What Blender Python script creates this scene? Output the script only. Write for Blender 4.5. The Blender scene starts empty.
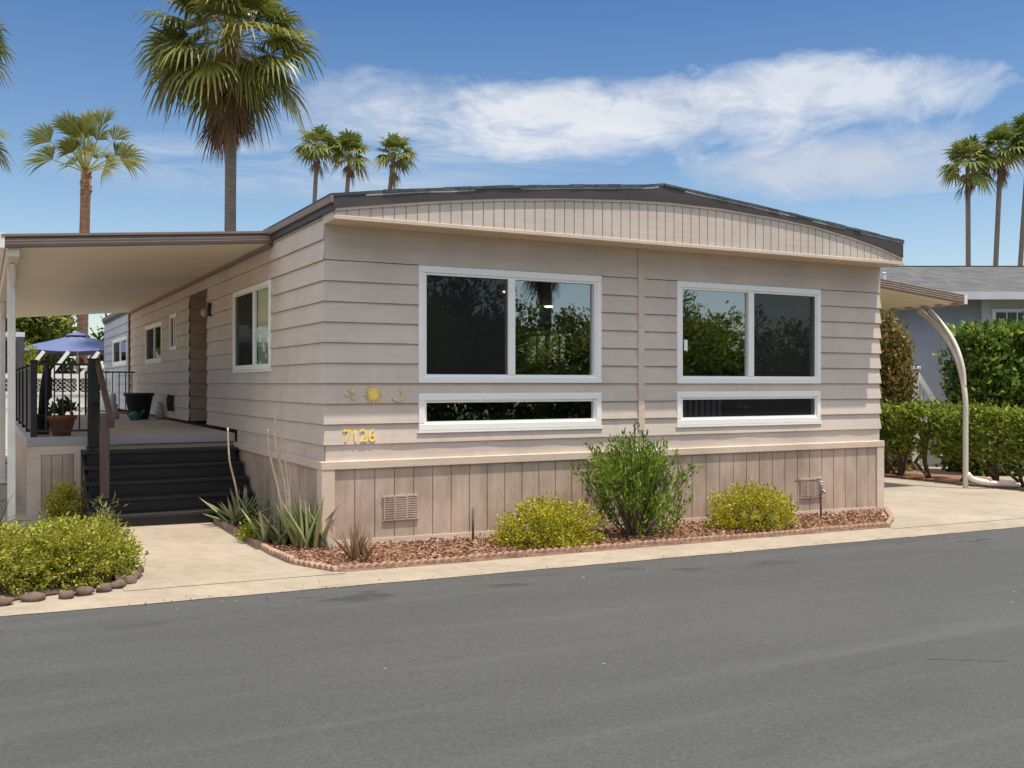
import bpy, math, random
import numpy as np
from mathutils import Vector, Matrix, noise
random.seed(7)
rng = np.random.default_rng(11)
R = math.radians
S = bpy.context.scene
COL = S.collection
def g(x):                                   # the site falls gently to the right
    return -0.012 * max(-40.0, min(40.0, x))

# ------------------------------------------------------------------ mesh builder
class MB:
    def __init__(s): s.V = []; s.F = []
    def add(s, vs, fs):
        o = len(s.V); s.V += [tuple(v) for v in vs]; s.F += [tuple(i + o for i in f) for f in fs]
    def quad(s, a, b, c, d): s.add([a, b, c, d], [(0, 1, 2, 3)])
    def box(s, x0, x1, y0, y1, z0, z1):
        s.add([(x0,y0,z0),(x1,y0,z0),(x1,y1,z0),(x0,y1,z0),(x0,y0,z1),(x1,y0,z1),(x1,y1,z1),(x0,y1,z1)],
              [(0,3,2,1),(4,5,6,7),(0,1,5,4),(1,2,6,5),(2,3,7,6),(3,0,4,7)])
    def bar(s, a, b, w, h, up=(0,0,1)):     # rectangular bar from a to b
        a = Vector(a); b = Vector(b); d = (b - a).normalized(); u = Vector(up)
        if abs(d.dot(u)) > .98: u = Vector((1, 0, 0))
        r = d.cross(u).normalized(); u = r.cross(d).normalized()
        vs = []
        for p in (a, b):
            for i, j in ((-1,-1),(1,-1),(1,1),(-1,1)): vs.append(p + r * (w/2*i) + u * (h/2*j))
        s.add(vs, [(0,1,2,3),(7,6,5,4),(0,4,5,1),(1,5,6,2),(2,6,7,3),(3,7,4,0)])
    def tube(s, path, rad, n=8, cap=True):
        P = [Vector(p) for p in path]; m = len(P)
        if not hasattr(rad, '__len__'): rad = [rad] * m
        vs = []; prev = None
        for i, p in enumerate(P):
            d = (P[min(i+1, m-1)] - P[max(i-1, 0)]).normalized()
            if prev is None:
                u = Vector((0,0,1)) if abs(d.z) < .9 else Vector((1,0,0))
                r = d.cross(u).normalized()
            else:
                r = (prev - d * prev.dot(d)).normalized()
            prev = r; q = d.cross(r)
            for k in range(n):
                a = 2*math.pi*k/n; vs.append(p + (r*math.cos(a) + q*math.sin(a)) * rad[i])
        fs = [(i*n+k, i*n+(k+1)%n, (i+1)*n+(k+1)%n, (i+1)*n+k) for i in range(m-1) for k in range(n)]
        if cap: fs += [tuple(range(n-1, -1, -1)), tuple((m-1)*n+k for k in range(n))]
        s.add(vs, fs)
    def lathe(s, c, prof, n=24):            # prof: (r, z) list
        vs = []; m = len(prof)
        for r, z in prof:
            for k in range(n):
                a = 2*math.pi*k/n; vs.append((c[0]+r*math.cos(a), c[1]+r*math.sin(a), c[2]+z))
        fs = [(i*n+k, i*n+(k+1)%n, (i+1)*n+(k+1)%n, (i+1)*n+k) for i in range(m-1) for k in range(n)]
        fs += [tuple(range(n-1, -1, -1)), tuple((m-1)*n+k for k in range(n))]
        s.add(vs, fs)
    def prism(s, poly, f0, f1):             # poly: 2-D points; f0/f1 map a point to 3-D on either side
        n = len(poly)
        s.add([f0(p) for p in poly] + [f1(p) for p in poly],
              [tuple(range(n)), tuple(range(2*n-1, n-1, -1))] + [(i, n+i, n+(i+1)%n, (i+1)%n) for i in range(n)])
    def build(s, name, mat, parent=None, smooth=False, loc=None):
        me = bpy.data.meshes.new(name); me.from_pydata(s.V, [], s.F)
        me.validate(); me.update()
        if smooth: me.polygons.foreach_set('use_smooth', [True]*len(me.polygons))
        return link(name, me, mat, parent, loc)
def link(name, me, mat, parent=None, loc=None):
    me.materials.append(mat)
    o = bpy.data.objects.new(name, me); COL.objects.link(o)
    if parent: o.parent = parent
    if loc: o.location = loc
    return o
def recalc(o):
    import bmesh
    b = bmesh.new(); b.from_mesh(o.data); bmesh.ops.recalc_face_normals(b, faces=b.faces); b.to_mesh(o.data); b.free(); return o
def bevel(o, w=.004, seg=2):
    m = o.modifiers.new('bevel', 'BEVEL'); m.width = w; m.segments = seg; m.limit_method = 'ANGLE'; return o
def tag(o, label=None, cat=None, group=None, kind=None):
    if label: o['label'] = label
    if cat: o['category'] = cat
    if group: o['group'] = group
    if kind: o['kind'] = kind
    return o
def thing(name, label, cat, loc=(0,0,0), rz=0, group=None):
    o = bpy.data.objects.new(name, None); COL.objects.link(o); o.empty_display_size = .2
    o.location = loc; o.rotation_euler = (0, 0, rz); return tag(o, label, cat, group)
def copy_tree(o, parent=None):
    c = o.copy(); COL.objects.link(c)
    if parent: c.parent = parent
    for ch in list(o.children): copy_tree(ch, c)
    return c

def smooth(P, n=5):                      # Catmull-Rom through the points
    P = [Vector(p) for p in P]; Q = []
    for i in range(len(P)-1):
        a, b, c, d = P[max(i-1,0)], P[i], P[i+1], P[min(i+2,len(P)-1)]
        for j in range(n):
            t = j/n; Q.append(.5*((2*b) + (c-a)*t + (2*a-5*b+4*c-d)*t*t + (3*b-a-3*c+d)*t**3))
    return Q + [P[-1]]
# ------------------------------------------------------------------ materials
def nodes(name):
    m = bpy.data.materials.new(name); m.use_nodes = True
    nt = m.node_tree; return m, nt, nt.nodes['Principled BSDF']
def N(nt, t, **kw):
    n = nt.nodes.new(t)
    for k, v in kw.items():
        if k in n.inputs: n.inputs[k].default_value = v
        else: setattr(n, k, v)
    return n
def ramp(nt, fac, stops):
    r = nt.nodes.new('ShaderNodeValToRGB'); e = r.color_ramp.elements
    while len(e) < len(stops): e.new(.5)
    for i, (p, c) in enumerate(stops):
        e[i].position = p; e[i].color = tuple(c) + (1,) if len(c) == 3 else c
    nt.links.new(fac, r.inputs['Fac']); return r.outputs['Color']
def mix(nt, a, b, fac, mode='MIX'):
    m = nt.nodes.new('ShaderNodeMix'); m.data_type = 'RGBA'; m.blend_type = mode
    for sock, v in ((m.inputs[6], a), (m.inputs[7], b), (m.inputs[0], fac)):
        if hasattr(v, 'is_output') or isinstance(v, bpy.types.NodeSocket): nt.links.new(v, sock)
        elif isinstance(v, (tuple, list)): sock.default_value = tuple(v) + (1,) if len(v) == 3 else v
        else: sock.default_value = v
    return m.outputs[2]
def coords(nt, scale=(1,1,1)):
    c = nt.nodes.new('ShaderNodeNewGeometry'); m = nt.nodes.new('ShaderNodeMapping'); m.inputs['Scale'].default_value = scale
    nt.links.new(c.outputs['Position'], m.inputs['Vector']); return m.outputs['Vector']
def ntex(nt, vec, scale, detail=4, rough=.55, dist=0):
    n = N(nt, 'ShaderNodeTexNoise', Scale=scale, Detail=detail, Roughness=rough, Distortion=dist)
    nt.links.new(vec, n.inputs['Vector']); return n.outputs['Fac']
def math1(nt, op, a, b_, c_):
    n = nt.nodes.new('ShaderNodeMath'); n.operation = op; nt.links.new(a, n.inputs[0]); n.inputs[1].default_value = b_; n.inputs[2].default_value = c_; return n.outputs[0]
def bump(nt, b, h, strength=.3, dist=.01):
    n = N(nt, 'ShaderNodeBump', Strength=strength, Distance=dist)
    nt.links.new(h, n.inputs['Height']); nt.links.new(n.outputs['Normal'], b.inputs['Normal'])
def k(c, f): return tuple(min(1, v*f) for v in c)
def mat(name, col, rough=.6, var=.15, scale=6, stretch=(1,1,1), bmp=.15, bscale=60, metal=0, spec=.5):
    m, nt, b = nodes(name); v = coords(nt, stretch)
    a = ntex(nt, v, scale, 5)
    b.inputs['Roughness'].default_value = rough; b.inputs['Metallic'].default_value = metal
    b.inputs['Specular IOR Level'].default_value = spec
    nt.links.new(ramp(nt, a, [(.3, k(col, 1-var)), (.7, k(col, 1+var))]), b.inputs['Base Color'])
    if bmp: bump(nt, b, ntex(nt, v, bscale, 3), bmp, .004)
    return m
def leafmat(name, stops, trans=.35, rough=.45):
    m, nt, b = nodes(name)
    a = N(nt, 'ShaderNodeAttribute', attribute_name='lv')
    c = ramp(nt, a.outputs['Fac'], stops)
    nt.links.new(c, b.inputs['Base Color']); b.inputs['Roughness'].default_value = rough
    b.inputs['Specular IOR Level'].default_value = .3
    t = nt.nodes.new('ShaderNodeBsdfTranslucent'); nt.links.new(mix(nt, c, (1.0,1.0,.45), .25, 'MULTIPLY'), t.inputs['Color'])
    x = N(nt, 'ShaderNodeMixShader', Fac=trans)
    nt.links.new(b.outputs[0], x.inputs[1]); nt.links.new(t.outputs[0], x.inputs[2])
    nt.links.new(x.outputs[0], nt.nodes['Material Output'].inputs['Surface']); return m

def paint_siding(name, col, streak=(1,1,1), var=.10, dirt=.55):
    m, nt, b = nodes(name)
    v = coords(nt); vs = coords(nt, streak)
    big = ntex(nt, v, 1.3, 5, .6); fine = ntex(nt, vs, 30, 4, .6)
    c = ramp(nt, big, [(.3, k(col, 1-var)), (.7, k(col, 1+var))])
    c = mix(nt, c, ramp(nt, fine, [(.35, (.86,.85,.84)), (.65, (1,1,1))]), .55, 'MULTIPLY')
    st = ntex(nt, coords(nt, (1,1,.35)), 5, 6, .7)
    c = mix(nt, c, ramp(nt, st, [(.55, (1,1,1)), (.78, (.78,.74,.70))] if dirt < .8 else [(.42, (1,1,1)), (.75, (.66,.63,.60))]), dirt, 'MULTIPLY')
    nt.links.new(c, b.inputs['Base Color']); b.inputs['Roughness'].default_value = .62; b.inputs['Specular IOR Level'].default_value = .3
    bump(nt, b, fine, .25, .004); return m

TAUPE = (.615, .515, .44)
M = {}
M['siding'] = paint_siding('painted_siding', TAUPE, (.06, .06, 1))
M['skirt'] = paint_siding('painted_skirting', (.50, .385, .305), (1, 1, .05), .2, 1.0)
M['trim'] = paint_siding('painted_trim', (.64, .51, .41), (.08, .08, 1))
M['soffit'] = paint_siding('painted_soffit', (.64, .50, .385), (1, .1, 1))
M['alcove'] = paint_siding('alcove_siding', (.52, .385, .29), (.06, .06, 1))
M['grey_siding'] = paint_siding('pale_grey_siding', (.42, .45, .50), (.06, .06, 1))  # same house siding, with bluish sky light put into the base colour
M['white'] = mat('white_vinyl', (.90, .87, .83), .35, .02, 3, bmp=.02)
M['white_paint'] = mat('white_painted_metal', (.76, .72, .66), .4, .08, 5, bmp=.05)
M['cream_metal'] = mat('cream_painted_metal', (.62, .55, .46), .45, .05, 2, bmp=.03)
M['pan'] = mat('awning_pan', (.86, .75, .58), .45, .05, 1.2, (1, 3, 1), bmp=.03)
M['fascia'] = mat('dark_brown_fascia', (.055, .042, .042), .55, .25, 8, (.2, .2, 1))
M['brown_trim'] = mat('brown_awning_trim', (.22, .15, .12), .5, .12, 6, bmp=.05)
M['brown_light'] = mat('light_brown_awning_trim', (.42, .32, .26), .5, .1, 6, bmp=.05)
M['drip'] = mat('weathered_drip_edge', (.36, .335, .30), .6, .3, 5, (3, 1, 1))
M['dark_wood'] = mat('dark_stained_wood', (.014, .012, .012), .5, .35, 12, (.15, 1, 1), bmp=.3, bscale=90)
M['brown_wood'] = mat('brown_stained_wood', (.085, .052, .042), .55, .3, 10, (1, 1, .12), bmp=.3)
M['black_metal'] = mat('black_painted_metal', (.018, .017, .017), .45, .2, 8, bmp=0)
M['deck_grey'] = mat('grey_deck_coating', (.47, .435, .395), .65, .12, 3, bmp=.2, bscale=80)
M['deck_edge'] = mat('grey_deck_edge', (.33, .315, .315), .6, .1, 4, (.2, 1, 1))
M['terracotta'] = mat('terracotta_clay', (.27, .085, .045), .75, .25, 9, bmp=.2)
M['pot_black'] = mat('black_plastic', (.015, .016, .016), .4, .2, 6, bmp=.05)
M['teal'] = mat('teal_plastic', (.03, .16, .14), .4, .2, 6, bmp=0)
M['soil'] = mat('dark_potting_soil', (.06, .042, .03), .95, .4, 30, bmp=.6)
M['gold'] = mat('gold_painted_metal', (.90, .62, .13), .35, .1, 20, bmp=.05)
M['pale_gold'] = mat('tarnished_gold_metal', (.74, .57, .24), .45, .15, 20, bmp=.05, metal=.2)
M['galv'] = mat('galvanised_metal', (.40, .38, .35), .5, .2, 12, bmp=.1, metal=.3)
M['pipe'] = mat('rusty_pipe', (.10, .075, .06), .6, .4, 30, bmp=.3)
M['blue'] = mat('blue_canvas', (.095, .12, .245), .85, .08, 4, bmp=.1, bscale=200)
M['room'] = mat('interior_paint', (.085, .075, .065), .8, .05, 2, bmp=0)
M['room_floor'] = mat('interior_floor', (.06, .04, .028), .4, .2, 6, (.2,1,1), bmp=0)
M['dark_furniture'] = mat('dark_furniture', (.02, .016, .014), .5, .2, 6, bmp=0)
M['trunk_grey'] = mat('palm_trunk_grey', (.155, .135, .112), .9, .35, 4, (1, 1, 5), bmp=.8, bscale=22)
M['trunk_red'] = mat('palm_trunk_brown', (.22, .115, .065), .9, .35, 5, (1, 1, 4), bmp=.9, bscale=18)
M['bark'] = mat('tree_bark', (.12, .085, .06), .9, .35, 12, (1,1,.3), bmp=.6, bscale=40)
M['twig'] = mat('shrub_twig', (.13, .09, .06), .9, .3, 20, bmp=.3)
M['stalk'] = mat('dry_flower_stalk', (.62, .47, .34), .8, .2, 20, bmp=.2)
M['stalk_dark'] = mat('dry_palm_stalk', (.26, .17, .10), .9, .3, 20, bmp=.1)
M['edger'] = mat('terracotta_concrete_edging', (.33, .205, .145), .9, .25, 9, bmp=.5, bscale=70)
M['stone'] = mat('reddish_edging_stone', (.125, .08, .062), .9, .35, 7, bmp=.7, bscale=30)
M['fence_white'] = mat('white_vinyl_fence', (.78, .77, .75), .45, .03, 2, bmp=.02)
M['tan'] = paint_siding('tan_fence_boards', (.40, .29, .215), (1,1,.08))
M['nb_wall'] = paint_siding('grey_blue_siding', (.30, .325, .37), (.06,.06,1))
M['nb_light'] = mat('pale_grey_wall', (.56, .57, .60), .7, .05, 3, bmp=.05)
M['nb_gutter'] = mat('white_gutter', (.62, .62, .63), .5, .05, 3, bmp=.02)
M['dark_wall'] = mat('dark_grey_wall', (.055, .055, .06), .7, .2, 4, bmp=.1)

def shingles(name, col):
    m, nt, b = nodes(name)
    v = coords(nt); br = N(nt, 'ShaderNodeTexBrick', Scale=1.0)
    br.inputs['Brick Width'].default_value = .32; br.inputs['Row Height'].default_value = .145; br.inputs['Mortar Size'].default_value = .006
    mp = nt.nodes.new('ShaderNodeMapping'); mp.inputs['Rotation'].default_value = (0, 0, R(90)); nt.links.new(v, mp.inputs['Vector']); nt.links.new(mp.outputs[0], br.inputs['Vector'])
    br.inputs['Color1'].default_value = k(col, .75)+(1,); br.inputs['Color2'].default_value = k(col, 1.3)+(1,); br.inputs['Mortar'].default_value = k(col, .5)+(1,)
    c = mix(nt, br.outputs['Color'], ramp(nt, ntex(nt, v, 50, 4), [(.3, (.7,.7,.7)), (.7, (1.15,1.15,1.15))]), .7, 'MULTIPLY')
    nt.links.new(c, b.inputs['Base Color']); b.inputs['Roughness'].default_value = .9
    bump(nt, b, ntex(nt, v, 120, 3), .5, .006); return m
M['shingle'] = shingles('dark_asphalt_shingles', (.075, .078, .08))
M['nb_shingle'] = shingles('grey_asphalt_shingles', (.085, .085, .084))

def glass(name, refl=.2, tint=(.42, .45, .44)):
    m, nt, b = nodes(name)
    t = N(nt, 'ShaderNodeBsdfTransparent', Color=tint+(1,))
    gl = N(nt, 'ShaderNodeBsdfGlossy', Roughness=.012, Color=(.95, .97, 1, 1))
    v = coords(nt); bm = N(nt, 'ShaderNodeBump', Strength=.07, Distance=.02)
    nt.links.new(ntex(nt, v, 1.6, 2), bm.inputs['Height']); nt.links.new(bm.outputs[0], gl.inputs['Normal'])
    f = N(nt, 'ShaderNodeFresnel', IOR=1.5)
    mr = N(nt, 'ShaderNodeMapRange'); mr.inputs['From Min'].default_value = .04; mr.inputs['To Min'].default_value = refl
    mr.inputs['To Max'].default_value = .5; nt.links.new(f.outputs[0], mr.inputs['Value'])
    x = nt.nodes.new('ShaderNodeMixShader'); nt.links.new(mr.outputs[0], x.inputs[0]); nt.links.new(t.outputs[0], x.inputs[1]); nt.links.new(gl.outputs[0], x.inputs[2])
    nt.links.new(x.outputs[0], nt.nodes['Material Output'].inputs['Surface']); nt.nodes.remove(b); return m
M['glass'] = glass('window_glass', .34, (.74,.77,.75)); M['glass_side'] = glass('side_window_glass', .05, (.9,.92,.9)); M['glass_side'].node_tree.nodes['Map Range'].inputs['To Max'].default_value = .22
M['glass_blue'] = glass('far_window_glass', .35, (.3,.33,.36))
def screen(name):
    m, nt, b = nodes(name); b.inputs['Base Color'].default_value = (.002, .002, .002, 1); b.inputs['Roughness'].default_value = .8
    t = nt.nodes.new('ShaderNodeBsdfTransparent'); x = N(nt, 'ShaderNodeMixShader', Fac=.62)
    nt.links.new(t.outputs[0], x.inputs[1]); nt.links.new(b.outputs[0], x.inputs[2])
    nt.links.new(x.outputs[0], nt.nodes['Material Output'].inputs['Surface']); return m
M['screen'] = screen('insect_screen_mesh')
def emit(name, col, s):
    m, nt, b = nodes(name); b.inputs['Emission Color'].default_value = col+(1,); b.inputs['Emission Strength'].default_value = s; return m
M['lamp'] = emit('ceiling_light_lens', (1, .72, .42), 5)

# ground surfaces
def asphalt():
    m, nt, b = nodes('road_asphalt'); v = coords(nt)
    big = ntex(nt, coords(nt, (.35, 1, 1)), .55, 5, .6, .4); mid = ntex(nt, coords(nt, (.25, 1.3, 1)), 2.2, 5, .62, .6); fine = ntex(nt, v, 130, 4, .7)
    c = ramp(nt, big, [(.3, (.047, .048, .0465)), (.7, (.064, .065, .063))])
    c = mix(nt, c, ramp(nt, mid, [(.33, (.80,.80,.80)), (.52, (1,1,1)), (.72, (1.14,1.13,1.12))]), .35, 'MULTIPLY')
    c = mix(nt, c, ramp(nt, fine, [(.3, (.5,.5,.5)), (.7, (1.5,1.48,1.44))]), .6, 'MULTIPLY')
    agg = ntex(nt, v, 42, 3, .75)
    c = mix(nt, c, ramp(nt, agg, [(.32, (.66,.66,.66)), (.5, (1,1,1)), (.68, (1.42,1.40,1.36))]), .6, 'MULTIPLY')
    sm = ntex(nt, coords(nt, (.5, 1.6, 1)), 1.5, 5, .6, .8)          # dark tar and tyre smears, a few paler worn tracks
    c = mix(nt, c, (.030,.030,.029), ramp(nt, sm, [(.64, (0,0,0)), (.74, (.55,.55,.55))]))
    st = ntex(nt, coords(nt, (.06, 1.1, 1)), 2.6, 4, .6, .3)
    c = mix(nt, c, (.105,.105,.10), ramp(nt, st, [(.52, (0,0,0)), (.80, (.34,.34,.34))]))
    sx = nt.nodes.new('ShaderNodeSeparateXYZ'); nt.links.new(v, sx.inputs[0])
    near = ramp(nt, math1(nt, 'MULTIPLY_ADD', sx.outputs[1], -1.0, -1.7), [(.12, (0,0,0)), (.26, (1,1,1)), (.45, (1,1,1)), (.85, (0,0,0))])
    wet = ramp(nt, ntex(nt, coords(nt, (.75, 2.0, 1)), 1.35, 5, .6, .4), [(.575, (0,0,0)), (.625, (.75,.75,.75))])
    c = mix(nt, c, (.024,.024,.023), mix(nt, near, wet, 1.0, 'MULTIPLY'))
    sp = N(nt, 'ShaderNodeTexVoronoi', Scale=2.2); nt.links.new(v, sp.inputs['Vector'])
    c = mix(nt, c, (.42,.40,.36), ramp(nt, sp.outputs['Distance'], [(.018, (.8,.8,.8)), (.03, (0,0,0))]))
    nt.links.new(c, b.inputs['Base Color']); b.inputs['Roughness'].default_value = .85
    bump(nt, b, fine, .5, .006); return m
M['asphalt'] = asphalt()
def concrete(name, col, seed=0.0):
    m, nt, b = nodes(name); v = coords(nt)
    big = ntex(nt, v, 1.1, 6, .65, .3); mid = ntex(nt, v, 7, 5, .65); fine = ntex(nt, v, 90, 4, .7)
    c = ramp(nt, big, [(.3, k(col, .80)), (.7, k(col, 1.10))])
    c = mix(nt, c, ramp(nt, mid, [(.34, (.74,.70,.64)), (.55, (1,1,1))]), .5, 'MULTIPLY')
    c = mix(nt, c, ramp(nt, fine, [(.3, (.82,.82,.80)), (.7, (1.06,1.06,1.06))]), .7, 'MULTIPLY')
    nt.links.new(c, b.inputs['Base Color']); b.inputs['Roughness'].default_value = .85
    bump(nt, b, fine, .3, .004); return m
M['concrete'] = concrete('sun_bleached_concrete', (.345, .285, .215))
M['concrete2'] = concrete('driveway_concrete', (.35, .30, .235))
M['gutter'] = concrete('gutter_concrete', (.42, .355, .275))
M['dirt'] = mat('dry_soil', (.30, .25, .20), .95, .25, 3, bmp=.6, bscale=40)
M['gravel'] = mat('grey_gravel', (.30, .275, .24), .95, .35, 40, bmp=.8, bscale=60)
M['mulch'] = mat('red_bark_mulch_base', (.22, .11, .065), .95, .45, 25, bmp=1, bscale=40)
M['chip'] = leafmat('red_bark_chips', [(0, (.085,.045,.030)), (.4, (.22,.11,.066)), (.8, (.36,.20,.12)), (1, (.48,.33,.22))], .02, .85)

# leaves
M['box_leaf'] = leafmat('boxwood_leaf', [(0, (.11,.14,.016)), (.45, (.34,.35,.038)), (.8, (.54,.49,.085)), (1, (.56,.38,.20))])
M['gold_leaf'] = leafmat('golden_shrub_leaf', [(0, (.16,.16,.015)), (.4, (.40,.38,.025)), (.85, (.60,.53,.06)), (1, (.42,.24,.07))])
M['green_leaf'] = leafmat('bright_green_leaf', [(0, (.05,.10,.010)), (.5, (.17,.27,.026)), (1, (.38,.44,.07))], .42)
M['hedge_leaf'] = leafmat('hedge_leaf', [(0, (.06,.095,.012)), (.5, (.21,.28,.033)), (.88, (.46,.50,.08)), (1, (.52,.38,.14))], .42)
M['glossy_leaf'] = leafmat('ficus_hedge_leaf', [(0, (.035,.07,.012)), (.55, (.15,.23,.036)), (1, (.46,.52,.12))], .38, .3)
M['red_leaf'] = leafmat('brownish_shrub_leaf', [(0, (.09,.08,.02)), (.4, (.24,.16,.055)), (.75, (.26,.24,.055)), (1, (.42,.24,.11))])
M['tree_leaf'] = leafmat('garden_tree_leaf', [(0, (.045,.07,.010)), (.5, (.15,.19,.025)), (1, (.34,.34,.06))])
M['dark_leaf'] = leafmat('dark_tree_leaf', [(0, (.018,.034,.008)), (.5, (.045,.08,.014)), (1, (.10,.14,.03))])
M['yellow_leaf'] = leafmat('yellow_shrub_leaf', [(0, (.14,.16,.01)), (.5, (.30,.33,.02)), (1, (.50,.48,.05))])
M['palm_leaf'] = leafmat('fan_palm_leaf', [(0, (.05,.068,.014)), (.5, (.14,.16,.032)), (.85, (.28,.27,.075)), (1, (.46,.38,.16))], .3, .4)
M['palm_dark'] = leafmat('distant_palm_leaf', [(0, (.06,.085,.02)), (.5, (.16,.20,.045)), (.85, (.30,.30,.09)), (1, (.42,.34,.15))], .3, .4)
M['palm_dead'] = leafmat('dead_palm_frond', [(0, (.075,.045,.022)), (.5, (.17,.105,.055)), (1, (.33,.22,.12))], .15, .8)
M['palm_gold'] = leafmat('yellowing_palm_frond', [(0, (.18,.10,.015)), (.5, (.33,.20,.03)), (1, (.42,.31,.07))], .3, .6)
M['agave'] = leafmat('aloe_leaf', [(0, (.10,.13,.045)), (.5, (.23,.26,.10)), (.85, (.40,.39,.19)), (1, (.50,.36,.19))], .12, .45)
M['agave_brown'] = leafmat('reddish_aloe_leaf', [(0, (.13,.08,.04)), (.5, (.25,.16,.085)), (1, (.38,.28,.17))], .1, .5)
M['grass'] = leafmat('pale_grass_blade', [(0, (.10,.13,.03)), (1, (.34,.33,.14))])

# ------------------------------------------------------------------ foliage
def unit(a): return a / np.maximum(np.linalg.norm(a, axis=1, keepdims=True), 1e-6)
def leaf_mesh(P, D, L, W, lv, name, m, parent=None, fold=.18):
    P = np.asarray(P, float); D = unit(np.asarray(D, float)); n = len(P)
    rnd = rng.normal(size=(n, 3)); Sd = unit(np.cross(D, rnd)); Nn = np.cross(Sd, D)
    L = np.broadcast_to(L, n)[:, None]; W = np.broadcast_to(W, n)[:, None]
    V = np.empty((n, 4, 3)); V[:, 0] = P; V[:, 1] = P + D*L*.45 + Sd*W*.5 + Nn*W*fold
    V[:, 2] = P + D*L - Nn*L*.10; V[:, 3] = P + D*L*.45 - Sd*W*.5 + Nn*W*fold
    idx = np.arange(n)[:, None]*4
    F = np.concatenate([idx + [0, 1, 2], idx + [0, 2, 3]], 1).reshape(-1, 3)
    return tri_mesh(V.reshape(-1, 3), F, np.repeat(lv, 4), name, m, parent)
def tri_mesh(V, F, lv, name, m, parent=None):
    V = np.asarray(V, np.float32); F = np.asarray(F, np.int32)
    me = bpy.data.meshes.new(name); me.vertices.add(len(V)); me.vertices.foreach_set('co', V.ravel())
    me.loops.add(F.size); me.loops.foreach_set('vertex_index', F.ravel())
    me.polygons.add(len(F)); me.polygons.foreach_set('loop_start', np.arange(0, F.size, F.shape[1], dtype=np.int32))
    me.update(calc_edges=True)
    at = me.attributes.new('lv', 'FLOAT', 'POINT'); at.data.foreach_set('value', np.asarray(lv, np.float32))
    return link(name, me, m, parent)
def twig_leaves(A, B, per, L, W, spread=.06, along=.45, tone=None, up=.3):
    """leaves round the outer part of twigs A->B"""
    n = len(A); t = 1 - along*rng.random((n, per))**1.2
    P = A[:, None] + (B - A)[:, None]*t[..., None] + rng.normal(size=(n, per, 3))*spread
    d = unit(B - A)[:, None] + rng.normal(size=(n, per, 3))*.75 + np.array([0, 0, up])
    tv = rng.normal(.45, .16, n) if tone is None else tone
    lv = np.clip(tv[:, None] + rng.normal(0, .20, (n, per)), 0, 1)
    s = (.7 + .6*rng.random(n*per))
    return P.reshape(-1, 3), d.reshape(-1, 3), L*s, W*s, lv.ravel()
def lump(P, f, amp, seed=0.0):
    return np.array([noise.noise(Vector((p[0]*f+seed, p[1]*f-seed, p[2]*f+seed*.7))) for p in P])*amp
def mound(name, parent, m, c, rx, ry, rz, twigs, per, L, W, base=.15, seed=0., amp=.18, spread=.04, flat=1.0, stems=8, stem_r=.008, along=.45, rot=0):
    """domed shrub of leafy twigs standing on the ground, with its stems"""
    d = unit(rng.normal(size=(twigs, 3))); d[:, 2] = np.abs(d[:, 2])*1.0 - .25*rng.random(twigs)
    d = unit(d); r = 1 - .5*rng.random(twigs)**2.2
    r = r*(1 + lump(d, 1.7, amp, seed) + lump(d, 5, amp*.6, seed+3))
    e = d*r[:, None]; e[:, 2] = np.sign(e[:, 2])*np.abs(e[:, 2])**flat
    B = e*np.array([rx, ry, rz*(1-base)]) ; B[:, 2] += rz*base
    B[:, 2] = np.maximum(B[:, 2], .03)
    A = B*np.array([.35, .35, .55]); A[:, 2] = np.maximum(A[:, 2]-.05*rz, .02)
    ca, sa = math.cos(rot), math.sin(rot)
    Rm = np.array([[ca, sa, 0], [-sa, ca, 0], [0, 0, 1]])
    A = A @ Rm; B = B @ Rm
    P, D, l, w, lv = twig_leaves(A, B, per, L, W, spread, along)
    leaf_mesh(P, D, l, w, lv, name, m, parent)
    s = MB()
    for i in range(stems):
        j = i*(twigs//max(stems, 1)); a = Vector((A[j][0]*.5, A[j][1]*.5, 0)); b = Vector(B[j])
        mid = a.lerp(b, .5) + Vector((0, 0, rz*.08))
        s.tube([a, mid, a.lerp(b, .92)], [stem_r, stem_r*.7, stem_r*.3], 5)
    if stems: s.build('stems', M['twig'], parent)
def branch_set(s, p, d, length, r, depth, out, spread=.5, n=3, lift=.15):
    q = p
    pts = [p]; dirn = d
    for i in range(3):
        dirn = (dirn + Vector((random.gauss(0,.12), random.gauss(0,.12), random.gauss(lift*.3,.08)))).normalized()
        q = q + dirn*(length/3); pts.append(q)
    s.tube(pts, [r, r*.85, r*.7, r*.55], 7, False)
    if depth == 0: out.append((pts[1], q)); return
    for i in range(n):
        v = Vector((random.gauss(0,1), random.gauss(0,1), random.gauss(.2,.5))).normalized()
        branch_set(s, pts[random.choice((2,3))], (dirn + v*spread*1.6).normalized(), length*random.uniform(.6,.85), r*.55, depth-1, out, spread, n, lift)
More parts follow.
